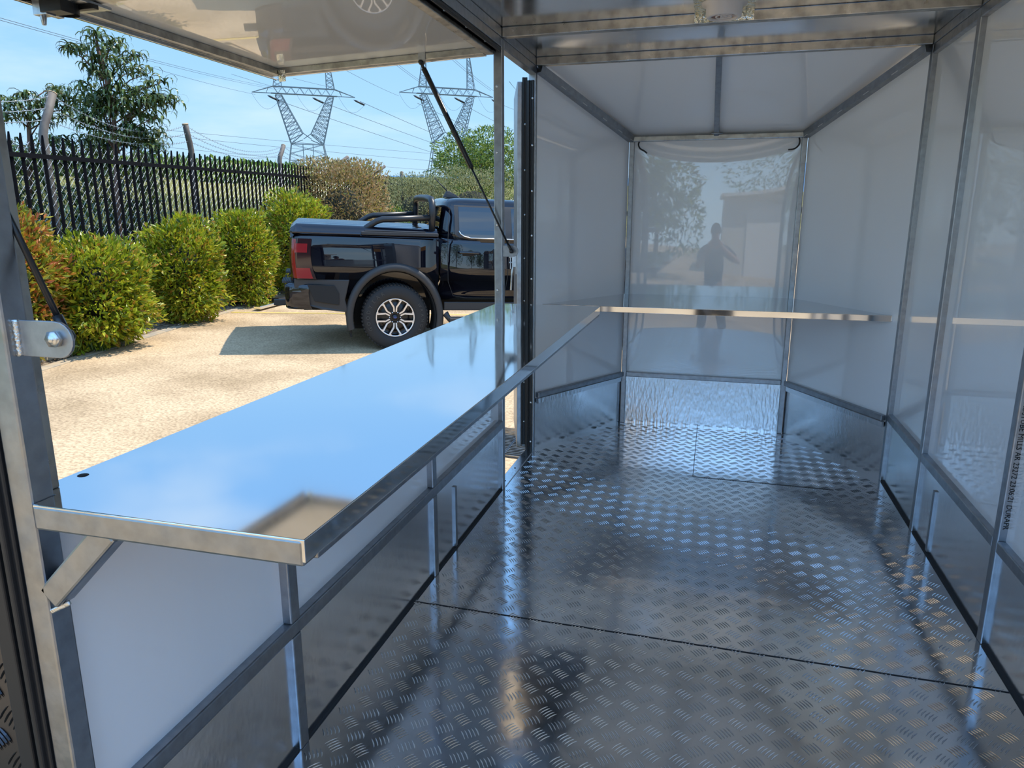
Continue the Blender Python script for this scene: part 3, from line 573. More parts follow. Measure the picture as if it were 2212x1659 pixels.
def droop_tree(base, trunk, tips, lab, dep, spread, nfill, fillbox, ll=.27):
    root = empty('drooping_leaf_tree', tuple(base), label=lab, cat='tree', group=None); B = Vector(base); m = MB(); C = []
    top = Vector(trunk[-1]) - B; m.tube([Vector(t) - B for t in [base] + trunk], [.06] + [.035] * (len(trunk) - 1) + [.012], 8)
    for px, py in tips:
        tp = atd(px, py + 12, dep + random.uniform(-spread, spread)) - B; a = Vector(trunk[0]) - B; k = min(1, max(0, (tp.z - a.z) / max(.1, top.z - a.z) - .25)); s = a.lerp(top, max(0, min(.95, k)))
        midp = s.lerp(tp, .55) + Vector((0, 0, .08)); m.tube([s, midp, tp], [.014, .009, .004], 5)
        for f in (0, .2, .4, .6): C.append(tuple(tp.lerp(midp, f) + Vector((random.uniform(-.06, .06), random.uniform(-.1, .1), 0))) if f < 1 else None)
    x0, x1, y0, y1 = fillbox
    for i in range(nfill): C.append(tuple(atd(random.uniform(x0, x1), random.uniform(y0, y1), dep + random.uniform(-spread, spread * 1.4)) - B))
    m.build('branches', M['bark'], root); V, F = whorls(C, 8, ll); fast('foliage', V, F, M['mango'], root, True); return root
dp = 11.5
tips = [(200, 62), (172, 95), (148, 95), (250, 78), (235, 92), (218, 120), (262, 118), (300, 108), (285, 140), (240, 150), (205, 140), (325, 145), (352, 165), (372, 195), (385, 205), (335, 205), (300, 185), (265, 175), (232, 190), (295, 225), (340, 240), (255, 220), (215, 215), (320, 275), (285, 262), (235, 262), (190, 245), (165, 235), (190, 175)]
droop_tree(atd(262, 640, dp), [atd(250, 335, dp), atd(245, 240, dp), atd(228, 160, dp), atd(205, 75, dp)], tips, 'tall tree with long drooping leaves beyond the palisade fence', dp, .35, 95, (170, 350, 200, 330), .32)
tips2 = [(8, 210), (35, 215), (62, 198), (85, 225), (135, 190), (150, 205), (110, 215), (170, 225), (20, 245), (55, 240), (100, 255), (140, 245), (0, 230), (128, 185)]
droop_tree(atd(60, 620, dp + .6), [atd(65, 330, dp + .6), atd(62, 260, dp + .6), atd(62, 215, dp + .6)], tips2, 'lower spreading tree with drooping leaves behind the bent pipe post', dp + .6, .5, 560, (-40, 345, 300, 600), .30)

# ---- palisade fence
pf = empty('palisade_fence', (0, 0, 0), label='long black spiked palisade fence behind the row of shrubs', cat='fence'); pf.location = (0, 0, 0)
ang = math.atan2(_kx[0], 1)   # direction of the fence in plan: (sin, cos)
ux, uy = math.sin(ang), math.cos(ang)
def picket_mb(w=.062, top=.245, low=2.5):
    m = MB(); prof = [(-w / 2, .012), (-w * .3, 0), (-w * .12, -.010), (w * .12, -.010), (w * .3, 0), (w / 2, .012)]; vs = []
    for z, s in ((-low, 1), (top - .14, 1), (top - .05, .45), (top, .04)):
        for a, b in prof: vs.append((a * s * ux - b * uy, a * s * uy + b * ux, z))
    fs = [(i * 6 + k, i * 6 + k + 1, (i + 1) * 6 + k + 1, (i + 1) * 6 + k) for i in range(3) for k in range(5)]
    m.add(vs, fs); return m
pk = picket_mb(); me0 = None; y = 5.1; cnt = 0; far = MB()
while y < 34:
    if cnt < 97:
        if me0 is None: o = pk.build('picket', M['fence'], pf, fix=False); o.modifiers.new('solid', 'SOLIDIFY').thickness = .003; me0 = o
        else: o = me0.copy(); COL.objects.link(o)
        o.parent = pf; o.location = (FX(y), y, FZ(y))
    else: far.add([(a + FX(y), b + y, c + FZ(y)) for a, b, c in pk.v], pk.f)
    y += .172; cnt += 1
o = far.build('picket_row', M['fence'], pf, fix=False, kind='stuff')
for dz, nm in ((0, 'top_rail'), (-1.55, 'bottom_rail')):
    m = MB(); m.bar((FX(4.8) + .03, 4.8, FZ(4.8) + dz), (FX(34) + .03, 34, FZ(34) + dz), .006, .05).bar((FX(4.8) + .01, 4.8, FZ(4.8) + dz + .025), (FX(34) + .01, 34, FZ(34) + dz + .025), .045, .005); m.build(nm, M['fence'], pf)
for y in (9.1, 12.0, 14.9): m = MB(); m.bar((FX(y - .06) + .036, y - .06, FZ(y)), (FX(y + .06) + .036, y + .06, FZ(y)), .008, .058); m.build('joint_plate', M['fence'], pf)

# ---- chain link fence beyond it with pipe posts and barbed wire
cf = empty('chain_link_fence', (0, 0, 0), label='silver chain link fence with bent pipe posts just beyond the palisade', cat='fence')
CX = lambda y: FX(y) - .42
V = []; F = []; sp = .115; h0 = 2.5
def wire(a, b, w):
    d = b - a; d /= np.linalg.norm(d); p1 = np.cross(d, [0, 1, 0]) * w; p2 = np.cross(d, p1 / w) * w; bb = len(V)
    for c in (a, b):
        for k in (p1, p2, -p1, -p2): V.append(tuple(c + k))
    for k in range(4): F.append((bb + k, bb + (k + 1) % 4, bb + 4 + (k + 1) % 4, bb + 4 + k))
y = 3.4
while y < 18:
    for sgn in (1, -1):
        a = np.array([CX(y), y, FZ(y) + .20 - h0]); y2 = y + sgn * h0; b_ = np.array([CX(y2), y2, FZ(y2) + .20]); wire(a, b_, y * 0 + .0040)
    y += sp
fast('chain_mesh', V, F, M['wire'], cf)
def fplane(px, py, off=.55): return onf(px, py, off)
posts = [((100, 330), (93, 290), (113, 202), .052), ((417, 350), (413, 325), (400, 268), .050), ((603, 378), (604, 345), (612, 315), .05), ((704, 385), (712, 368), (750, 340), .05), ((797, 392), (806, 378), (830, 360), .05), ((866, 392), (867, 384), (868, 372), .06)]
for i, (a, b_, c_, r) in enumerate(posts):
    A = fplane(*a); Bp = fplane(*b_); Cp = fplane(*c_); A.x, A.y = Bp.x, Bp.y
    m = MB(); mid = Bp.lerp(Cp, .22) + (Bp - A).normalized() * .03; m.tube([(Bp.x, Bp.y, gz(Bp.x, Bp.y) - .3), A, Bp, mid, Bp.lerp(Cp, .5), Cp], r, 14)
    o = m.build('pipe_post', M['post'], cf)
    m = MB(); d = (Cp - Bp).normalized(); m.tube([Cp - d * .004, Cp + d * .008], r * 1.06, 14); m.build('post_cap', M['concrete'], o)
prev = None
for k, f in enumerate((.35, .65, .95)):
    pts = []
    for a, b_, c_, r in posts[:5]:
        q = fplane(*b_).lerp(fplane(*c_), f); pts.append(q)
    pts = [pts[0] + (pts[0] - pts[1])] + pts
    m = MB(); full = []
    for i in range(len(pts) - 1):
        for j in range(14): t = j / 14; full.append(pts[i].lerp(pts[i + 1], t) + Vector((0, 0, -.16 * (1 + .3 * k) * 4 * t * (1 - t))))
    full.append(pts[-1]); m.tube(full, .004, 5)
    for i in range(0, len(full) - 1):
        for j in range(3): c = full[i].lerp(full[i + 1], j / 3); m.bar(c - Vector((.012, .0, .018)), c + Vector((.012, 0, .018)), .003, .003)
    m.build('barbed_strand', M['wire'], cf)

# ---- pylons
def pylon(px0, dep, s, lab, nm='lattice_pylon'):
    """s = metres per photo pixel at that distance; local u,v measured from the arm centre."""
    root = empty(nm, tuple(atd(px0, 207, dep)), label=lab, cat='pylon', group='lattice pylons')
    rt = Vector((math.cos(YAW + .35), math.sin(YAW + .35), 0)); back = Vector((-rt.y, rt.x, 0)); w = 1.5 * s
    def Q(u, v, b=0): return rt * (u * s / math.cos(.35)) + back * (b * s) + Vector((0, 0, -v * s))
    def lattice(m, a0, a1, b0, b1, n, dp0, dp1, wd):
        for sd in (-1, 1):
            pa = [Q(*[a0[i] + (a1[i] - a0[i]) * k / n for i in (0, 1)], sd * (dp0 + (dp1 - dp0) * k / n)) for k in range(n + 1)]; pb = [Q(*[b0[i] + (b1[i] - b0[i]) * k / n for i in (0, 1)], sd * (dp0 + (dp1 - dp0) * k / n)) for k in range(n + 1)]
            m.bar(pa[0], pa[-1], wd, wd); m.bar(pb[0], pb[-1], wd, wd)
            for k in range(n): m.bar(pa[k], pb[k + 1] if k % 2 else pb[k], wd * .5, wd * .5); m.bar(pb[k], pa[k + 1], wd * .5, wd * .5); m.bar(pa[k], pb[k + 1], wd * .5, wd * .5)
    m = MB()
    for sg in (-1, 1):
        lattice(m, (sg * 57, 1), (sg * 32, 100), (sg * 45, 1), (sg * 8, 78), 12, 7, 9, w)
        m.bar(Q(sg * 8, 78, -9), Q(sg * 32, 100, -9), w, w); m.bar(Q(sg * 8, 78, 9), Q(sg * 32, 100, 9), w, w); m.bar(Q(sg * 8, 78, -9), Q(-sg * 8, 90, -9), w, w); m.bar(Q(sg * 8, 90, 9), Q(sg * 32, 100, 9), w, w)
    m.build('mast_arm', M['pylon'], root, fix=False)
    m = MB(); lattice(m, (-32, 100), (-48, 200), (32, 100), (48, 200), 5, 9, 16, w); m.bar(Q(-32, 100, -9), Q(32, 100, -9), w, w); m.bar(Q(-10, 100, -9), Q(-10, 200, -14), w, w); m.bar(Q(10, 100, -9), Q(10, 200, -14), w, w)
    for v in (135, 165): m.bar(Q(-37, v, -11), Q(37, v, -11), w * .8, w * .8)
    m.build('lower_body', M['pylon'], root, fix=False)
    m = MB()
    for sd in (-4, 4):
        m.bar(Q(-101, -2, 0), Q(101, -2, 0), w, w) if sd > 0 else None; m.bar(Q(-65, -2, sd), Q(65, -2, sd), w, w); m.bar(Q(-60, -16, sd), Q(60, -16, sd), w, w)
        m.bar(Q(-60, -16, sd), Q(-101, -2, 0), w * .8, w * .8); m.bar(Q(60, -16, sd), Q(101, -2, 0), w * .8, w * .8)
        for k in range(14): m.bar(Q(-60 + k * 120 / 14, -2 if k % 2 else -16, sd), Q(-60 + (k + 1) * 120 / 14, -16 if k % 2 else -2, sd), w * .5, w * .5)
        for sg in (-1, 1): m.bar(Q(sg * 74, -2, 0), Q(sg * 70, -12, sd * .7), w * .5, w * .5)
    m.build('cross_arm', M['pylon'], root, fix=False)
    for sg in (-1, 1): m = MB(); lattice(m, (sg * 60, -16), (sg * 48, -96), (sg * 44, -16), (sg * 44, -96), 9, 4, .6, w * .8); m.build('earth_peak', M['pylon'], root, fix=False)
    for u in (-72, 15, 98):
        m = MB(); a, b_ = Q(u, 3, 0), Q(u + 22, 13, 0); m.tube([a, a.lerp(b_, .2), b_], [.3 * s, 2.1 * s, 2.1 * s], 7); o = m.build('insulator', M['insul'], root)
        m = MB(); arc = [Q(u - 30 + 54 * t, -1 + 30 * math.sin(math.pi * t) * (1 - .3 * t) + 12 * t, 0) for t in [k / 14 for k in range(15)]]; m.tube(arc, .22 * s, 5); m.build('jumper_loop', M['cable'], root)
    return root
pylon(658, 190, 190 / FPX, 'steel lattice pylon framed between the hatch and the palisade spikes')
pylon(966, 205, 205 / FPX * .97, 'steel lattice pylon half hidden by the round green tree')
lines = [((-30, 30), (600, 190), 60, 190), ((-30, 35), (602, 194), 60, 190), ((300, 138), (552, 204), 120, 190), ((500, 160), (612, 193), 170, 190), ((633, 169), (720, 190), 185, 190), ((740, 148), (861, 207), 150, 205), ((850, 136), (930, 192), 150, 205), ((856, 136), (936, 192), 150, 205), ((978, 130), (1060, 196), 150, 205), ((984, 130), (1066, 196), 150, 205),
         ((778, 219), (1130, 363), 190, 420), ((692, 219), (1130, 372), 190, 420), ((606, 219), (1130, 387), 190, 420), ((902, 223), (1130, 322), 205, 380), ((997, 223), (1130, 288), 205, 380), ((1060, 213), (1130, 240), 205, 380), ((1100, 176), (1135, 205), 150, 380),
         ((350, 280), (1130, 345), 350, 500), ((350, 292), (1130, 362), 350, 500), ((340, 316), (1000, 372), 350, 500)]
line_labels = ['upper cable of the close pair running in from behind the drooping tree', 'lower cable of the close pair running in from behind the drooping tree', 'cable reaching the outer arm tip of the nearer pylon', 'cable passing under the outer hatch corner to the nearer pylon', 'cable crossing between the two peaks of the nearer pylon',
    'cable running to the outer arm tip of the second pylon', 'upper of the twin cables dropping to the second pylon peak', 'lower of the twin cables dropping to the second pylon peak', 'upper of the twin cables beside the gas strut top', 'lower of the twin cables beside the gas strut top',
    'highest sagging conductor leaving the nearer pylon arm', 'middle sagging conductor leaving the nearer pylon arm', 'lowest sagging conductor leaving the nearer pylon arm', 'conductor leaving the outer end of the second pylon arm', 'conductor leaving the middle of the second pylon arm', 'conductor leaving the far end of the second pylon arm', 'short cable seen through the side doorway beside the post',
    'faint highest far cable behind the pylon legs', 'faint middle far cable behind the pylon legs', 'faint lowest far cable just above the fence spikes']
for i, (a, b_, d0, d1) in enumerate(lines):
    A = atd(*a, d0); B_ = atd(*b_, d1); m = MB(); m.tube([A.lerp(B_, t / 16) - Vector((0, 0, (A - B_).length * .004 * 4 * (t / 16) * (1 - t / 16))) for t in range(17)], .00020 * (d0 + d1) / 2, 5)
    tag(m.build('power_line', M['cable']), line_labels[i], 'power line', 'overhead power cables')

# ---- tent, drain grate, yellow line, silver ramp, weeds
tn = empty('canopy_tent', tuple(atd(1172, 432, 30)), label='white peaked canopy tent corner seen through the side doorway', cat='tent'); 
m = MB(); m.add([(-1.3, -1, -.05), (1.6, -1, -.05), (1.6, 1, -.05), (-1.3, 1, -.05), (.3, 0, .75), (-1.3, -1, -.25), (1.6, -1, -.25), (1.6, 1, -.25), (-1.3, 1, -.25)], [(0, 1, 4), (1, 2, 4), (2, 3, 4), (3, 0, 4), (0, 5, 6, 1), (1, 6, 7, 2), (2, 7, 8, 3), (3, 8, 5, 0)]); m.build('canopy', M['tent'], tn, fix=False)
for x, y in ((-1.25, -.95), (1.55, -.95), (1.55, .95), (-1.25, .95)): m = MB(); m.tube([(x, y, -.2), (x, y, gz(tn.location.x, tn.location.y) - tn.location.z)], .03, 8); m.build('leg', M['galv'], tn)
dg = empty('drain_grate', (-.45, 4.9, G), label='steel barred drain grate in the paving below the side doorway', cat='grate'); dg.location = (0, 0, 0); dg['category'] = 'grate'
_a, _b = gp(1092, 925), gp(1120, 992); gx0, gx1, gy0, gy1 = _b.x - .7, _b.x + .5, _b.y, _a.y; gm = gz(_b.x, gy0) 
dg.location = (_b.x, _b.y, gm); dg.rotation_euler = (0, math.atan(-GX), 0)
gx0, gx1, gy0, gy1 = -.7, .5, 0, _a.y - _b.y
m = MB(); m.box(gx0, gx1, gy0, gy1, .001, .004); m.build('pit', M['dirt'], dg)
m = MB(); k = gy0 + .02
while k < gy1: m.box(gx0, gx1, k - .006, k + .006, .004, .016); k += .036
m.build('bars', M['galv_dull'], dg)
m = MB(); [m.bar((x, gy0, .016), (x - .02, gy1, .016), .018, .008) for x in (-.62, -.36, -.12, .12, .36)]; m.build('cross_bars', M['chrome'], dg)
_a, _b = gp(500, 675), gp(980, 680); _c = _b + (_b - _a); m = MB(); m.bar(_a + Vector((0, 0, .002)), _c + Vector((0, 0, .002)), .085, .006); tag(m.build('yellow_line', M['yellow']), 'faded yellow line painted across the paving under the ute', 'road marking')
ro = gp(600, 655); rm = empty('silver_ramp', tuple(ro), label='silver channel ramp with a red and black end lying by the shrub', cat='ramp'); a = gp(556, 672) - ro; b_ = gp(650, 647) - ro
m = MB(); m.bar(a + Vector((0, 0, .05)), b_ + Vector((0, 0, .05)), .12, .05); m.build('channel', M['chrome'], rm, .008)
q = gp(588, 656) - ro; m = MB(); m.box(q.x - .22, q.x - .04, q.y - .1, q.y + .16, .0, .12); m.build('red_end', M['red'], rm, .01)
m = MB(); m.box(q.x - .04, q.x + .20, q.y - .1, q.y + .16, .0, .11); m.build('black_end', M['blackplastic'], rm, .01)
def weed(c, n, l, mt, lab):
    m_ = np.tile(np.array(c), (n, 1)) + rng.normal(0, .05, (n, 3)) * [1, 1, 0]; tag(leaves('weed_tuft', m_, np.tile([0, 0, 1.2], (n, 1)), l, mt, aspect=.10, jit=.35), lab, 'weed')
weed(tuple(gp(215, 760)), 26, .34, M['green'], 'thin grassy weed at the kerb in front of the widest shrub')
weed(tuple(gp(145, 770)), 70, .22, M['green'], 'feathery green weed at the kerb beside the strut bracket')
weed(tuple(gp(604, 628)), 60, .30, M['green'], 'light green weed between the narrow shrub and the ute bumper')
weed(tuple(gp(455, 678)), 40, .25, M['green'], 'small weed growing between the two middle shrubs')
# concrete blocks at the garden edge
for px, py, lab in ((100, 782, 'grey concrete block at the kerb under the near shrub'), (480, 664, 'grey concrete block half hidden beside the narrow shrub')):
    c = gp(px, py); c.x -= .12; gq = gz(c.x, c.y) - .02; m = MB(); m.box(c.x - .22, c.x + .10, c.y - .05, c.y + .25, gq, gq + .13); tag(m.build('concrete_block', M['kerb'], bevel=.008), lab, 'block')

# ================================================================== the black ute
car = empty('pickup_ute', (0, 0, 0), rz=0, label='glossy black dual-cab ute with black sports bar parked beyond the counter', cat='car')
def loft(m, st, n_pts, cap=True):
    vs = [p for s_ in st for p in s_]; fs = []
    for i in range(len(st) - 1):
        for k in range(n_pts): k2 = (k + 1) % n_pts; fs.append((i * n_pts + k, i * n_pts + k2, (i + 1) * n_pts + k2, (i + 1) * n_pts + k))
    if cap: fs += [tuple(range(n_pts))[::-1], tuple((len(st) - 1) * n_pts + k for k in range(n_pts))]
    return m.add(vs, fs, True)
def sect(x, hw, b, t, tuck=0):
    hs = [(0, b), (.60 * hw, b), (.93 * hw, b + .02), (.968 * hw, b + .10), (.990 * hw, b + .28), (1.0 * hw, .86), (.998 * hw, 1.02), (.985 * hw, 1.18), (.968 * hw, t - .06), (.955 * hw, t - .015), (.93 * hw, t), (0, t)]
    return [(x, -y, z) for y, z in hs] + [(x, y, z) for y, z in hs[-2:0:-1]]
def cutaway(o, cuts):
    dgp = None
    cos = []
    for i, (x, r, y0, y1) in enumerate(cuts):
        c = MB(); c.lathe([(0, y0), (r, y0), (r, y1), (0, y1)], (x, 0, .41), 'y', 48, False); co = c.build('cut', M['darkwell']); co.parent = o.parent; cos.append(co)
        b = o.modifiers.new('b%d' % i, 'BOOLEAN'); b.object = co; b.operation = 'DIFFERENCE'; b.solver = 'EXACT'
    bpy.context.view_layer.update(); me = bpy.data.meshes.new_from_object(o.evaluated_get(bpy.context.evaluated_depsgraph_get()))
    o.modifiers.clear(); o.data = me
    for co in cos: bpy.data.objects.remove(co)
    return o
Ra = .565
m = MB(); loft(m, [sect(-1.325, .80, .74, 1.33), sect(-1.315, .855, .70, 1.36), sect(-1.28, .895, .66, 1.385), sect(-1.20, .918, .63, 1.39), sect(-1.05, .928, .62, 1.39), sect(.3, .93, .60, 1.39), sect(.575, .93, .60, 1.39)], 22)
bed = m.build('cargo_bed', M['paint'], car); cutaway(bed, [(0, Ra, -1.2, -.55), (0, Ra, .55, 1.2)])
m = MB(); loft(m, [sect(.60, .925, .60, 1.36), sect(1.6, .93, .60, 1.36), sect(2.45, .93, .60, 1.34), sect(3.2, .925, .55, 1.28), sect(3.75, .90, .5, 1.22), sect(4.02, .84, .5, 1.16), sect(4.10, .74, .5, 1.1)], 22)
cab = m.build('cab_body', M['paint'], car); cutaway(cab, [(3.27, Ra, -1.2, -.55), (3.27, Ra, .55, 1.2)])
# greenhouse
def ring(x0, x1, hw, z, n=40, e=5):
    out = []
    for k in range(n):
        t = 2 * math.pi * k / n; c, s = math.cos(t), math.sin(t); out.append(((x0 + x1) / 2 + (x1 - x0) / 2 * abs(c) ** (2 / e) * (1 if c > 0 else -1), hw * abs(s) ** (2 / e) * (1 if s > 0 else -1), z))
    return out
GH = [(1.33, .60, 2.75, .895), (1.45, .615, 2.58, .868), (1.60, .64, 2.34, .815), (1.73, .67, 2.13, .765), (1.79, .70, 2.03, .735), (1.825, .74, 1.94, .69), (1.845, .84, 1.82, .60), (1.852, 1.0, 1.6, .40)]
m = MB(); loft(m, [ring(a[1], a[2], a[3], a[0]) for a in GH], 40); gh = m.build('cab_roof', M['paint'], car)
def side_y(z): 
    for a, b_ in zip(GH[:-1], GH[1:]):
        if a[0] <= z <= b_[0]: return a[3] + (b_[3] - a[3]) * (z - a[0]) / (b_[0] - a[0])
    return GH[0][3]
def side_patch(m, poly, sgn, off, zsub=6):     # poly as (x_left(z), x_right(z)) functions sampled in z
    xl, xr, z0, z1 = poly
    m.grid(lambda u, v: (xl(z0 + (z1 - z0) * v) + (xr(z0 + (z1 - z0) * v) - xl(z0 + (z1 - z0) * v)) * u, sgn * (side_y(z0 + (z1 - z0) * v) * .997 + off), z0 + (z1 - z0) * v), 6, zsub * 2)
for sgn in (-1, 1):
    for nm, xl, xr in (('rear_door_glass', lambda z: .86 + max(0, 1.44 - z) * 1.6, lambda z: 1.50), ('front_door_glass', lambda z: 1.58, lambda z: 2.42 - (z - 1.38) * 1.15)):
        m = MB(); side_patch(m, (xl, xr, 1.385, 1.745), sgn, .006); m.build(nm, M['glass'], car, fix=False)
    m = MB(); side_patch(m, (lambda z: .80 + max(0, 1.42 - z) * 1.6, lambda z: .86 + max(0, 1.44 - z) * 1.6, 1.385, 1.76), sgn, .004); side_patch(m, (lambda z: 1.50, lambda z: 1.58, 1.385, 1.76), sgn, .005); side_patch(m, (lambda z: .80, lambda z: 2.3, 1.745, 1.765), sgn, .005); m.build('window_surround', M['trim'], car, fix=False)
    yb_ = side_y(1.385) + .006
    m = MB(); m.tube([(.855, sgn * (side_y(1.46) + .006), 1.46), (.875, sgn * (side_y(1.43) + .006), 1.43), (.93, sgn * (side_y(1.395) + .008), 1.397), (1.02, sgn * yb_, 1.380), (2.45, sgn * yb_, 1.372)], .008, 6); m.build('chrome_strip', M['chrome'], car)
    # shut lines
    m = MB()
    for pts in ([(.735, .868, 1.72 - .02), (.70, .905, 1.36), (.70, .925, 1.1), (.71, .928, .85), (.78, .93, .68), (.95, .93, .655), (1.50, .93, .655), (1.53, .93, .9), (1.54, .925, 1.2), (1.54, .90, 1.36)],):
        P_ = [(x, sgn * (max(y, 0) + .0) if z < 1.37 else sgn * side_y(z), z) for x, y, z in pts]; m.tube(P_, .0045, 5)
    m.build('door_gap', M['darkwell'], car)
    m = MB(); m.tube([(.84, sgn * .925, 1.208), (.86, sgn * .965, 1.210), (1.11, sgn * .965, 1.205), (1.13, sgn * .925, 1.203)], [.014, .018, .018, .014], 8); hd = m.build('door_handle', M['paint'], car)
    m = MB(); m.lathe([(0, 0), (.05, 0), (.05, .004), (0, .006)], (.99, 0, 0), n=4); m = MB(); m.box(.90, 1.06, sgn * .915 - .008, sgn * .915 + .008, 1.165, 1.20); m.build('handle_recess', M['darkwell'], hd, .004)
    # arch flares
    for xw in (0, 3.27):
        m = MB(); n = 34; prof = []
        for k in range(n + 1):
            t = R(-14 + 208 * k / n); c, s = math.cos(t), math.sin(t); sec = []
            for rr, yy in ((.555, .88), (.560, .955), (.585, .972), (.635, .965), (.655, .935), (.655, .90)): 
                fl_ = 1.0; sec.append((xw - rr * c * 1.0, sgn * yy, .41 + rr * s * fl_))
            prof.append(sec)
        m.add([p for s_ in prof for p in s_], [(i * 6 + k, i * 6 + k + 1, (i + 1) * 6 + k + 1, (i + 1) * 6 + k) for i in range(n) for k in range(5)], True); m.build('arch_flare', M['trim'], car)
        m = MB(); m.grid(lambda u, v: (xw - .55 * math.cos(R(-20 + 220 * u)), sgn * (.52 + .42 * v), .41 + .55 * math.sin(R(-20 + 220 * u))), 24, 2); m.box(xw - .53, xw + .53, sgn * .50 - .01, sgn * .50 + .01, .2, .93); m.build('wheel_well', M['darkwell'], car, fix=False)
    # lower side cladding behind the wheel, rocker and side step
    m = MB(); m.prism([(-1.30, sgn * .90, .86), (-.60, sgn * .94, .86), (-.66, sgn * .94, .62), (-.62, sgn * .94, .47), (-.95, sgn * .93, .50), (-1.2, sgn * .90, .56), (-1.32, sgn * .87, .62)], (0, -sgn * .10, 0)); m.build('rear_cladding', M['trim'], car, .012)
    m = MB(); m.prism([(-1.14, sgn * .945, .80), (-.80, sgn * .950, .79), (-.74, sgn * .950, .70), (-.74, sgn * .950, .56), (-1.05, sgn * .94, .60)], (0, -sgn * .02, 0)); m.build('cladding_recess', M['darkwell'], car, .006)
    m = MB(); m.box(.66, 2.62, sgn * .90 - .03, sgn * .90 + .02, .50, .60).box(.72, 2.58, sgn * .96 - .075, sgn * .96 + .055, .36, .41); m.tube([(.68, sgn * .93, .46), (.74, sgn * .98, .385), (2.5, sgn * .98, .385), (2.6, sgn * .93, .46)], .045, 10); m.build('side_step', M['trim'], car, .01)
    m = MB(); m.box(-.60, -.575, sgn * .76 - .12, sgn * .76 + .14, .16, .60); m.build('mud_flap', M['darkwell'], car, .004)
    # tail lamp wrapping the corner
    m = MB()
    def tl(u, v, z0=.86, z1=1.325):
        z = z0 + (z1 - z0) * v; x = -1.335 + .265 * u - .02 * math.sin(v * 3.14) + (.05 * (1 - v) ** 3) * u
        if u < .3: yy = .80 + .125 * math.sin(u / .3 * math.pi / 2)
        else: yy = .925 + .010 * (u - .3)
        return (x, sgn * (yy + .008 - .03 * max(0, v - .7)), z)
    m.grid(tl, 16, 12); lamp = m.build('tail_lamp', M['lampdark'], car, fix=False)
    m = MB(); m.grid(lambda u, v: (lambda p: (p[0], p[1] + sgn * .003, p[2]))(tl(.10 + .18 * u, v * .96 + .02)), 4, 12); m.grid(lambda u, v: (lambda p: (p[0], p[1] + sgn * .003, p[2]))(tl(.28 + .60 * u, .02 + .26 * v)), 8, 4); m.grid(lambda u, v: (lambda p: (p[0], p[1] + sgn * .003, p[2]))(tl(.28 + .55 * u, .66 + .22 * v)), 8, 4); m.build('red_lens', M['lampred'], lamp, fix=False)
    # sports bar tubes
    yy = sgn * .80
    m = MB(); m.tube([(-.42, yy, 1.42), (-.36, yy, 1.47), (-.24, yy, 1.54), (-.16, yy, 1.565), (-.05, yy, 1.57), (.47, yy, 1.605)], .037, 14); m.build('side_bar', M['barblk'], car)
    m = MB(); m.box(-.62, -.30, yy - .05, yy + .05, 1.432, 1.455); m.build('bar_foot', M['trim'], car, .012)
m = MB(); hoop = [(.50, -.80, 1.42), (.50, -.80, 1.70), (.50, -.775, 1.775), (.50, -.70, 1.815), (.50, -.3, 1.83), (.50, .3, 1.83), (.50, .70, 1.815), (.50, .775, 1.775), (.50, .80, 1.70), (.50, .80, 1.42)]; m.tube(hoop, .044, 16); m.build('sports_hoop', M['barblk'], car)
# lid over the tray: raised rear section and lower front rails
m = MB()
def lidf(u, v):
    x = -1.335 + 1.90 * u; s = 2 * v - 1; a = abs(s); hw = .915 if x > -1.25 else .915 - (-1.25 - x) * .9
    zt_ = 1.485 - .012 * u * 1.9 - (0.06 if x < -1.30 else 0) - .035 * max(0, (u - .75) * 4) * 0; 
    y = hw * (s if a < .86 else (1 if s > 0 else -1) * (.86 + (a - .86) * 1.0)); z = zt_ - (max(0, a - .84) / .16) ** 2 * .10 + .030 * (1 - a * a) + .004 * math.sin(s * 26)
    return (x, y, z)
m.grid(lidf, 24, 80); lid = m.build('hard_lid', M['paint'], car, fix=False)
m = MB(); m.prism([(-1.345, -.91, 1.415), (-1.335, -.915, 1.385), (-.45, -.925, 1.385), (-.45, -.922, 1.40), (-1.28, -.915, 1.405)], (0, 1.83, 0)); m.build('lid_skirt', M['paint'], car, .006)
for _s in (-1, 1): m = MB(); m.box(-.445, .57, _s * .861 - .061, _s * .861 + .061, 1.385, 1.425).box(-.40, .40, _s * .86 - .04, _s * .86 + .04, 1.425, 1.44); m.build('bed_rail', M['trim'], car, .008)
m = MB(); m.box(-.445, .57, -.80, .80, 1.38, 1.43); m.build('lid_front', M['paint'], car, .01)
# tailgate detail and bumper
m = MB(); m.box(-1.345, -1.31, -.74, .74, .80, 1.33); m.build('tailgate', M['paint'], car, .02); m = MB(); m.box(-1.36, -1.34, -.12, .12, 1.12, 1.22); m.build('tailgate_handle', M['trim'], car, .01)
m = MB()
def bump(u, v):
    s = 2 * u - 1; a = abs(s); y = s * .93; x0 = -1.44 + .03 * a ** 2 + .30 * max(0, (a - .90) / .10) ** 1.6; prof = [(.0, .52), (.03, .50), (-.0, .56), (-.015, .70), (.0, .78), (.05, .80), (.20, .80)]
    k = v * 6; i = min(5, int(k)); f = k - i; dx = prof[i][0] + (prof[i + 1][0] - prof[i][0]) * f; z = prof[i][1] + (prof[i + 1][1] - prof[i][1]) * f; return (x0 + dx, y, z)
m.grid(bump, 40, 12); m.build('rear_bumper', M['paint'], car, fix=False)
for s in (-1, 1): m = MB(); m.box(-1.46, -1.32, s * .55 - .22, s * .55 + .22, .795, .812); [m.box(-1.46 + k * .022, -1.45 + k * .022, s * .55 - .2, s * .55 + .2, .812, .818) for k in range(7)]; m.build('step_pad', M['trim'], car, 0)
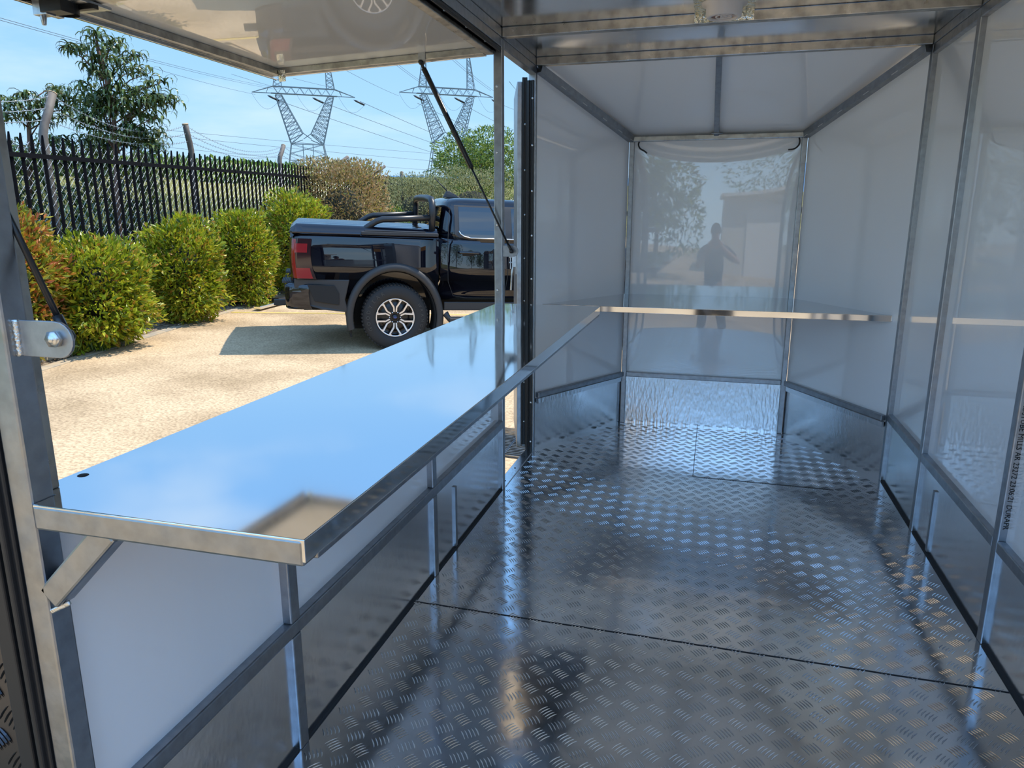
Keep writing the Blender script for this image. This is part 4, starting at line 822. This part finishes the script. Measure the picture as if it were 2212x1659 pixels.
m = MB(); m.box(-1.62, -1.44, -.035, .035, .42, .49); m.build('tow_hitch', M['trim'], car, .004); m = MB(); m.box(-1.46, -1.30, -.25, .25, .66, .78); m.build('plate_recess', M['darkwell'], car, .004)
m = MB(); m.box(-1.2, 3.9, -.42, -.36, .42, .56).box(-1.2, 3.9, .36, .42, .42, .56).tube([(0, -.80, .41), (0, .80, .41)], .05, 10).tube([(3.27, -.80, .41), (3.27, .80, .41)], .05, 10); m.lathe([(0, -.12), (.13, -.08), (.16, 0), (.13, .08), (0, .12)], (0, 0, .41), 'y', 16); m.build('chassis', M['darkwell'], car)
m = MB(); m.box(4.02, 4.12, -.6, .6, .72, 1.08); m.build('grille', M['trim'], car, .02)
m = MB(); m.add([(2.62, -.70, 1.36), (2.62, .70, 1.36), (2.12, .58, 1.74), (2.12, -.58, 1.74)], [(0, 1, 2, 3)]); m.build('windscreen', M['glass'], car, fix=False)
m = MB(); m.add([(.617, -.62, 1.45), (.617, .62, 1.45), (.663, .58, 1.73), (.663, -.58, 1.73)], [(0, 1, 2, 3)]); m.build('rear_window', M['glass'], car, fix=False)
m = MB(); m.prism([(.78, -.03, 1.845), (1.04, -.03, 1.850), (.98, -.012, 1.885), (.88, -.012, 1.93), (.84, -.012, 1.935), (.82, -.02, 1.90)], (0, .06, 0)); an = m.build('shark_fin', M['trim'], car, .01); m = MB(); m.tube([(.87, 0, 1.91), (.66, 0, 2.09)], [.009, .006], 7); m.build('aerial_whip', M['trim'], an)
# wheels
def wheel(x, sgn):
    y0 = sgn * .93
    def Y(v): return y0 - sgn * v
    m = MB(); pr_ = [(.232, .035), (.262, .012), (.30, .004), (.355, .008), (.382, .022), (.398, .045), (.402, .08), (.402, .21), (.395, .245), (.35, .262), (.25, .255), (.232, .23)]
    m.lathe([(r, Y(h)) for r, h in pr_], (x, 0, .402), 'y', 64, True, True); ty = m.build('tyre', M['tyre'], car)
    tr = MB()
    for k in range(56):
        t = 2 * math.pi * k / 56
        for a, b_ in ((.030, .075), (.09, .14), (.155, .2)):
            c, s = math.cos(t + a * .3), math.sin(t + a * .3); ra = .403 if a > .05 else .396; tr.bar((x + c * ra, Y(a), .402 + s * ra), (x + c * (ra + .001), Y(b_), .402 + s * (ra + .001)), .024, .012, up=(c, 0, s))
    tr.build('tread_block', M['tyre'], ty, fix=False, kind='stuff')
    m = MB(); m.lathe([(Y_, h) for Y_, h in [(.0, Y(.085)), (.10, Y(.075)), (.17, Y(.10)), (.222, Y(.12)), (.226, Y(.035)), (.236, Y(.026)), (.238, Y(.04)), (.236, Y(.24)), (0, Y(.24))]], (x, 0, .402), 'y', 48); rim = m.build('rim', M['rimblk'], car)
    sp_ = MB(); bk = MB()
    for k in range(6):
        t0 = math.pi / 6 + k * math.pi / 3
        def pt(r, a, h): t = t0 + a; return (x + r * math.cos(t), Y(h), .402 + r * math.sin(t))
        for s in (-1, 1):
            a = [pt(.070, s * .20, .055), pt(.125, s * .13, .048), pt(.218, s * .32, .030)]
            sp_.bar(a[0], a[1], .017, .012, up=(0, 1, 0)); sp_.bar(a[1], a[2], .019, .012, up=(0, 1, 0))
            bk.bar(pt(.06, 0, .065), pt(.22, s * .26, .045), .030, .020, up=(0, 1, 0))
        sp_.bar(pt(.214, -.36, .031), pt(.224, -.20, .030), .014, .010, up=(0, 1, 0)); sp_.bar(pt(.214, .36, .031), pt(.224, .20, .030), .014, .010, up=(0, 1, 0))
    bk.build('spoke_back', M['rimblk'], rim, fix=False); sp_.build('spoke_face', M['rimsil'], rim, fix=False)
    m = MB(); m.lathe([(.222, Y(.030)), (.230, Y(.024)), (.236, Y(.024)), (.236, Y(.03))], (x, 0, .402), 'y', 48); m.build('rim_edge', M['rimsil'], rim)
    for k in range(6): t = k * math.pi / 3; MB().lathe([(0, Y(.050)), (.009, Y(.052)), (.010, Y(.07))], (x + .066 * math.cos(t), 0, .402 + .066 * math.sin(t)), 'y', 6).build('wheel_nut', M['chrome'], rim)
    m = MB(); m.lathe([(0, Y(.044)), (.034, Y(.048)), (.038, Y(.075))], (x, 0, .402), 'y', 24); cp = m.build('centre_cap', M['rimblk'], rim)
    m = MB(); n = 20; m.prism([(x + .020 * math.cos(2 * math.pi * k / n), Y(.043), .402 + .011 * math.sin(2 * math.pi * k / n)) for k in range(n)], (0, sgn * .002, 0)); m.build('oval_emblem', M['badge'], rim)
    m = MB()
    for k in range(60):
        t = 2 * math.pi * k / 60; c, s = math.cos(t), math.sin(t)
        if k % 2: m.lathe([(0, Y(.125)), (.006, Y(.124))], (x + .16 * c, 0, .402 + .16 * s), 'y', 6)
    m.lathe([(.06, Y(.14)), (.165, Y(.13)), (.165, Y(.15)), (.06, Y(.15))], (x, 0, .402), 'y', 36); m.build('brake_disc', M['chrome'], rim)
    return ty
def ring_text(txt, x, a0, a1, r, size, par):
    n = len(txt); m = MB()
    for i, ch in enumerate(txt):
        if ch == ' ': continue
        vs, fs = text_geo(ch, size); w = max(v[0] for v in vs); t = R(a0 + (a1 - a0) * i / max(1, n - 1)); c, s = math.cos(t), math.sin(t)
        ex, ez = s, -c     # letter tops face outwards
        out = []
        for v in vs: lx = v[0] - w / 2; ly = v[1] - size * .35; out.append((x + c * (r + ly) + ex * lx, -.9305 - .0 + v[2] * -1 - .0025, .402 + s * (r + ly) + ez * lx))
        m.add(out, fs)
    m.build('tyre_lettering', M['tyretext'], par)
tw = wheel(0, -1); ring_text('GOODYEAR', 0, 205, 118, .330, .062, tw); ring_text('WRANGLER', 0, 28, -48, .330, .050, tw)
for x, sgn in ((0, 1), (3.27, -1), (3.27, 1)): wheel(x, sgn)

# body proportions: lengths behind the front wheels are pulled in, the wheels keep their shape
def fx(x): return x * .9 if x < 1.5 else 1.35 + (x - 1.5) * 1.0847
def is_wheel(o):
    while o is not None and o != car:
        if o.name.split('.')[0] in ('tyre', 'rim'): return True
        o = o.parent
    return False
for o in list(bpy.data.objects):
    q = o
    while q is not None and q != car: q = q.parent
    if q is car and o.type == 'MESH' and not is_wheel(o):
        for v in o.data.vertices: v.co.x = fx(v.co.x)
_cx = Vector((math.cos(R(30)), math.sin(R(30)), 0)); _cx.z = GX * _cx.x + GY * _cx.y; _cx.normalize(); _cn = Vector((-GX, -GY, 1)).normalized(); _cy = _cn.cross(_cx)
_cm = Matrix((_cx, _cy, _cn)).transposed().to_4x4(); _org = Vector((-2.76, 8.07, G)) + _cy * .93; _org.z = gz(_org.x, _org.y); car.matrix_world = Matrix.Translation(_org) @ _cm

# ================================================================== behind the photographer (seen in reflections)
bd = empty('storage_shed', (1.4, -17, gz(3, -17) - .3), label='low pale storage shed with a roller door behind the photographer', cat='building')
m = MB(); m.box(0, 8, -5, 0, 0, 3.3); m.build('wall', M['shed'], bd); m = MB(); m.box(-.2, 8.2, -5.2, .5, 3.3, 3.45); m.build('roof', M['tent'], bd); m = MB(); m.box(1.2, 4.6, -.02, .06, 0, 2.8); m.build('roller_door', M['tent'], bd)
bd = empty('workshop_building', (17.5, -8, gz(17.5, -8) - .3), rz=R(48), label='dark open-fronted workshop with a deep amber fascia band', cat='building')
m = MB(); m.box(-9, 9, -7, -6.8, 0, 6.4).box(-9, -8.8, -7, 0, 0, 6.4).box(8.8, 9, -7, 0, 0, 6.4).box(-9, 9, -7, 0, 6.3, 6.5); m.build('wall', M['trim'], bd); m = MB(); m.box(-9.1, 9.1, -.1, .15, 4.9, 6.6); m.build('fascia', M['amber'], bd)
for x in (-3, 3): m = MB(); m.box(x - .15, x + .15, -.1, .2, 0, 4.9); m.build('pillar', M['tent'], bd)
for k, (x, y, s) in enumerate(((-1.6, -13, 1.15), (-6.5, -15, 1.5), (-12.5, -9, 1.7), (5.5, -26, 2.3), (-15.5, -2, 1.8))):
    crown_tree('yard_tree', (x, y, gz(x, y)), 2.3 * s, (1.7 * s, 1.7 * s, 1.6 * s), 4000, .26, M['green'], ['small leafy tree straight behind the photographer', 'leafy tree between the small tree and the kerb', 'broad leafy tree near the kerb end', 'tall leafy tree rising behind the pale shed', 'leafy tree beside the garden bed behind the rear door'][k], nb=8)
# photographer: one skinned body, clothes and hair as parts
def skinned(name, pts, edges, radii, mt, parent, root=0, sub=2):
    me = bpy.data.meshes.new(name); me.from_pydata(pts, edges, []); o = bpy.data.objects.new(name, me); COL.objects.link(o); o.parent = parent; me.materials.append(mt)
    s = o.modifiers.new('skin', 'SKIN'); s.use_smooth_shade = True
    for i, r in enumerate(radii): me.skin_vertices[0].data[i].radius = (r, r) if not isinstance(r, tuple) else r; me.skin_vertices[0].data[i].use_root = (i == root)
    o.modifiers.new('sub', 'SUBSURF').levels = sub; o.modifiers['sub'].render_levels = sub; return o
pe = empty('person', (.98, -.42, gz(.98, -.42)), label='person in dark T-shirt and dark trousers holding a phone up to the face', cat='person')
pts = [(0, 0, .93), (0, .0, 1.12), (0, 0, 1.32), (0, 0, 1.45), (0, .03, 1.53), (0, .05, 1.63), (0, .045, 1.72),
       (-.19, 0, 1.41), (-.29, .05, 1.20), (-.10, .27, 1.44), (-.06, .30, 1.50), (.19, 0, 1.41), (.42, .04, 1.26), (.15, .26, 1.44), (.07, .30, 1.50),
       (-.10, 0, .86), (-.15, .02, .48), (-.19, -.02, .09), (-.20, .12, .04), (.10, 0, .86), (.17, .02, .48), (.24, -.02, .09), (.26, .12, .04)]
ed = [(0, 1), (1, 2), (2, 3), (3, 4), (4, 5), (5, 6), (3, 7), (7, 8), (8, 9), (9, 10), (3, 11), (11, 12), (12, 13), (13, 14), (0, 15), (15, 16), (16, 17), (17, 18), (0, 19), (19, 20), (20, 21), (21, 22)]
rd_ = [(.15, .11), (.14, .10), (.17, .11), (.10, .08), .055, (.078, .092), (.070, .08), .062, .045, .034, .030, .062, .045, .034, .030, .09, .058, .042, .038, .09, .058, .042, .038]
skinned('body', pts, ed, rd_, M['skin'], pe)
skinned('tshirt', [pts[i] for i in (0, 1, 2, 3)] + [(-.19, 0, 1.41), (-.26, .04, 1.27), (.19, 0, 1.41), (.36, .03, 1.30)], [(0, 1), (1, 2), (2, 3), (3, 4), (4, 5), (3, 6), (6, 7)], [(.175, .13), (.165, .125), (.19, .135), (.105, .09), .080, .068, .080, .068], M['shirt'], pe)
skinned('trousers', [pts[i] for i in (0, 15, 16, 17, 19, 20, 21)], [(0, 1), (1, 2), (2, 3), (0, 4), (4, 5), (5, 6)], [(.165, .12), .11, .082, .070, .11, .082, .070], M['jeans'], pe)
m = MB(); m.grid(lambda u, v: (.088 * math.cos(6.283 * u) * math.sin(1.75 * v), .03 + .105 * math.sin(6.283 * u) * math.sin(1.75 * v) - .01, 1.66 + .125 * math.cos(1.75 * v)), 20, 10); m.build('hair', M['hair'], pe, fix=False)
for s in (-1, 1):
    m = MB(); m.lathe([(0, -.035), (.045, -.03), (.05, .02), (.03, .06), (0, .07)], (s * .235 - .005 * s, .05, .05), 'y', 14); m.build('boot', M['shoe'], pe)
    m = MB(); hx = .02 * s
    for k in range(4): b0 = Vector((s * .085 - s * .0, .315 - .012 * k, 1.535 - .017 * k)); m.tube([b0, b0 + Vector((-s * .03, .025, .004)), b0 + Vector((-s * .062, .018, .002)), b0 + Vector((-s * .075, -.003, 0))], [.009, .0085, .008, .006], 8)
    m.tube([(s * .075, .29, 1.50), (s * .05, .275, 1.52), (s * .03, .285, 1.54)], [.011, .010, .008], 8); m.lathe([(0, -.045), (.028, -.03), (.034, 0), (.026, .035), (0, .045)], (s * .085, .305, 1.505), 'z', 12); m.build('hand', M['skin'], pe)
m = MB(); m.box(-.078, .078, .300, .309, 1.49, 1.565); ph = tag(m.build('phone', M['blackplastic'], bevel=.003), 'black phone held level in both hands of the person', 'phone'); ph.location = (.98, -.42, gz(.98, -.42))
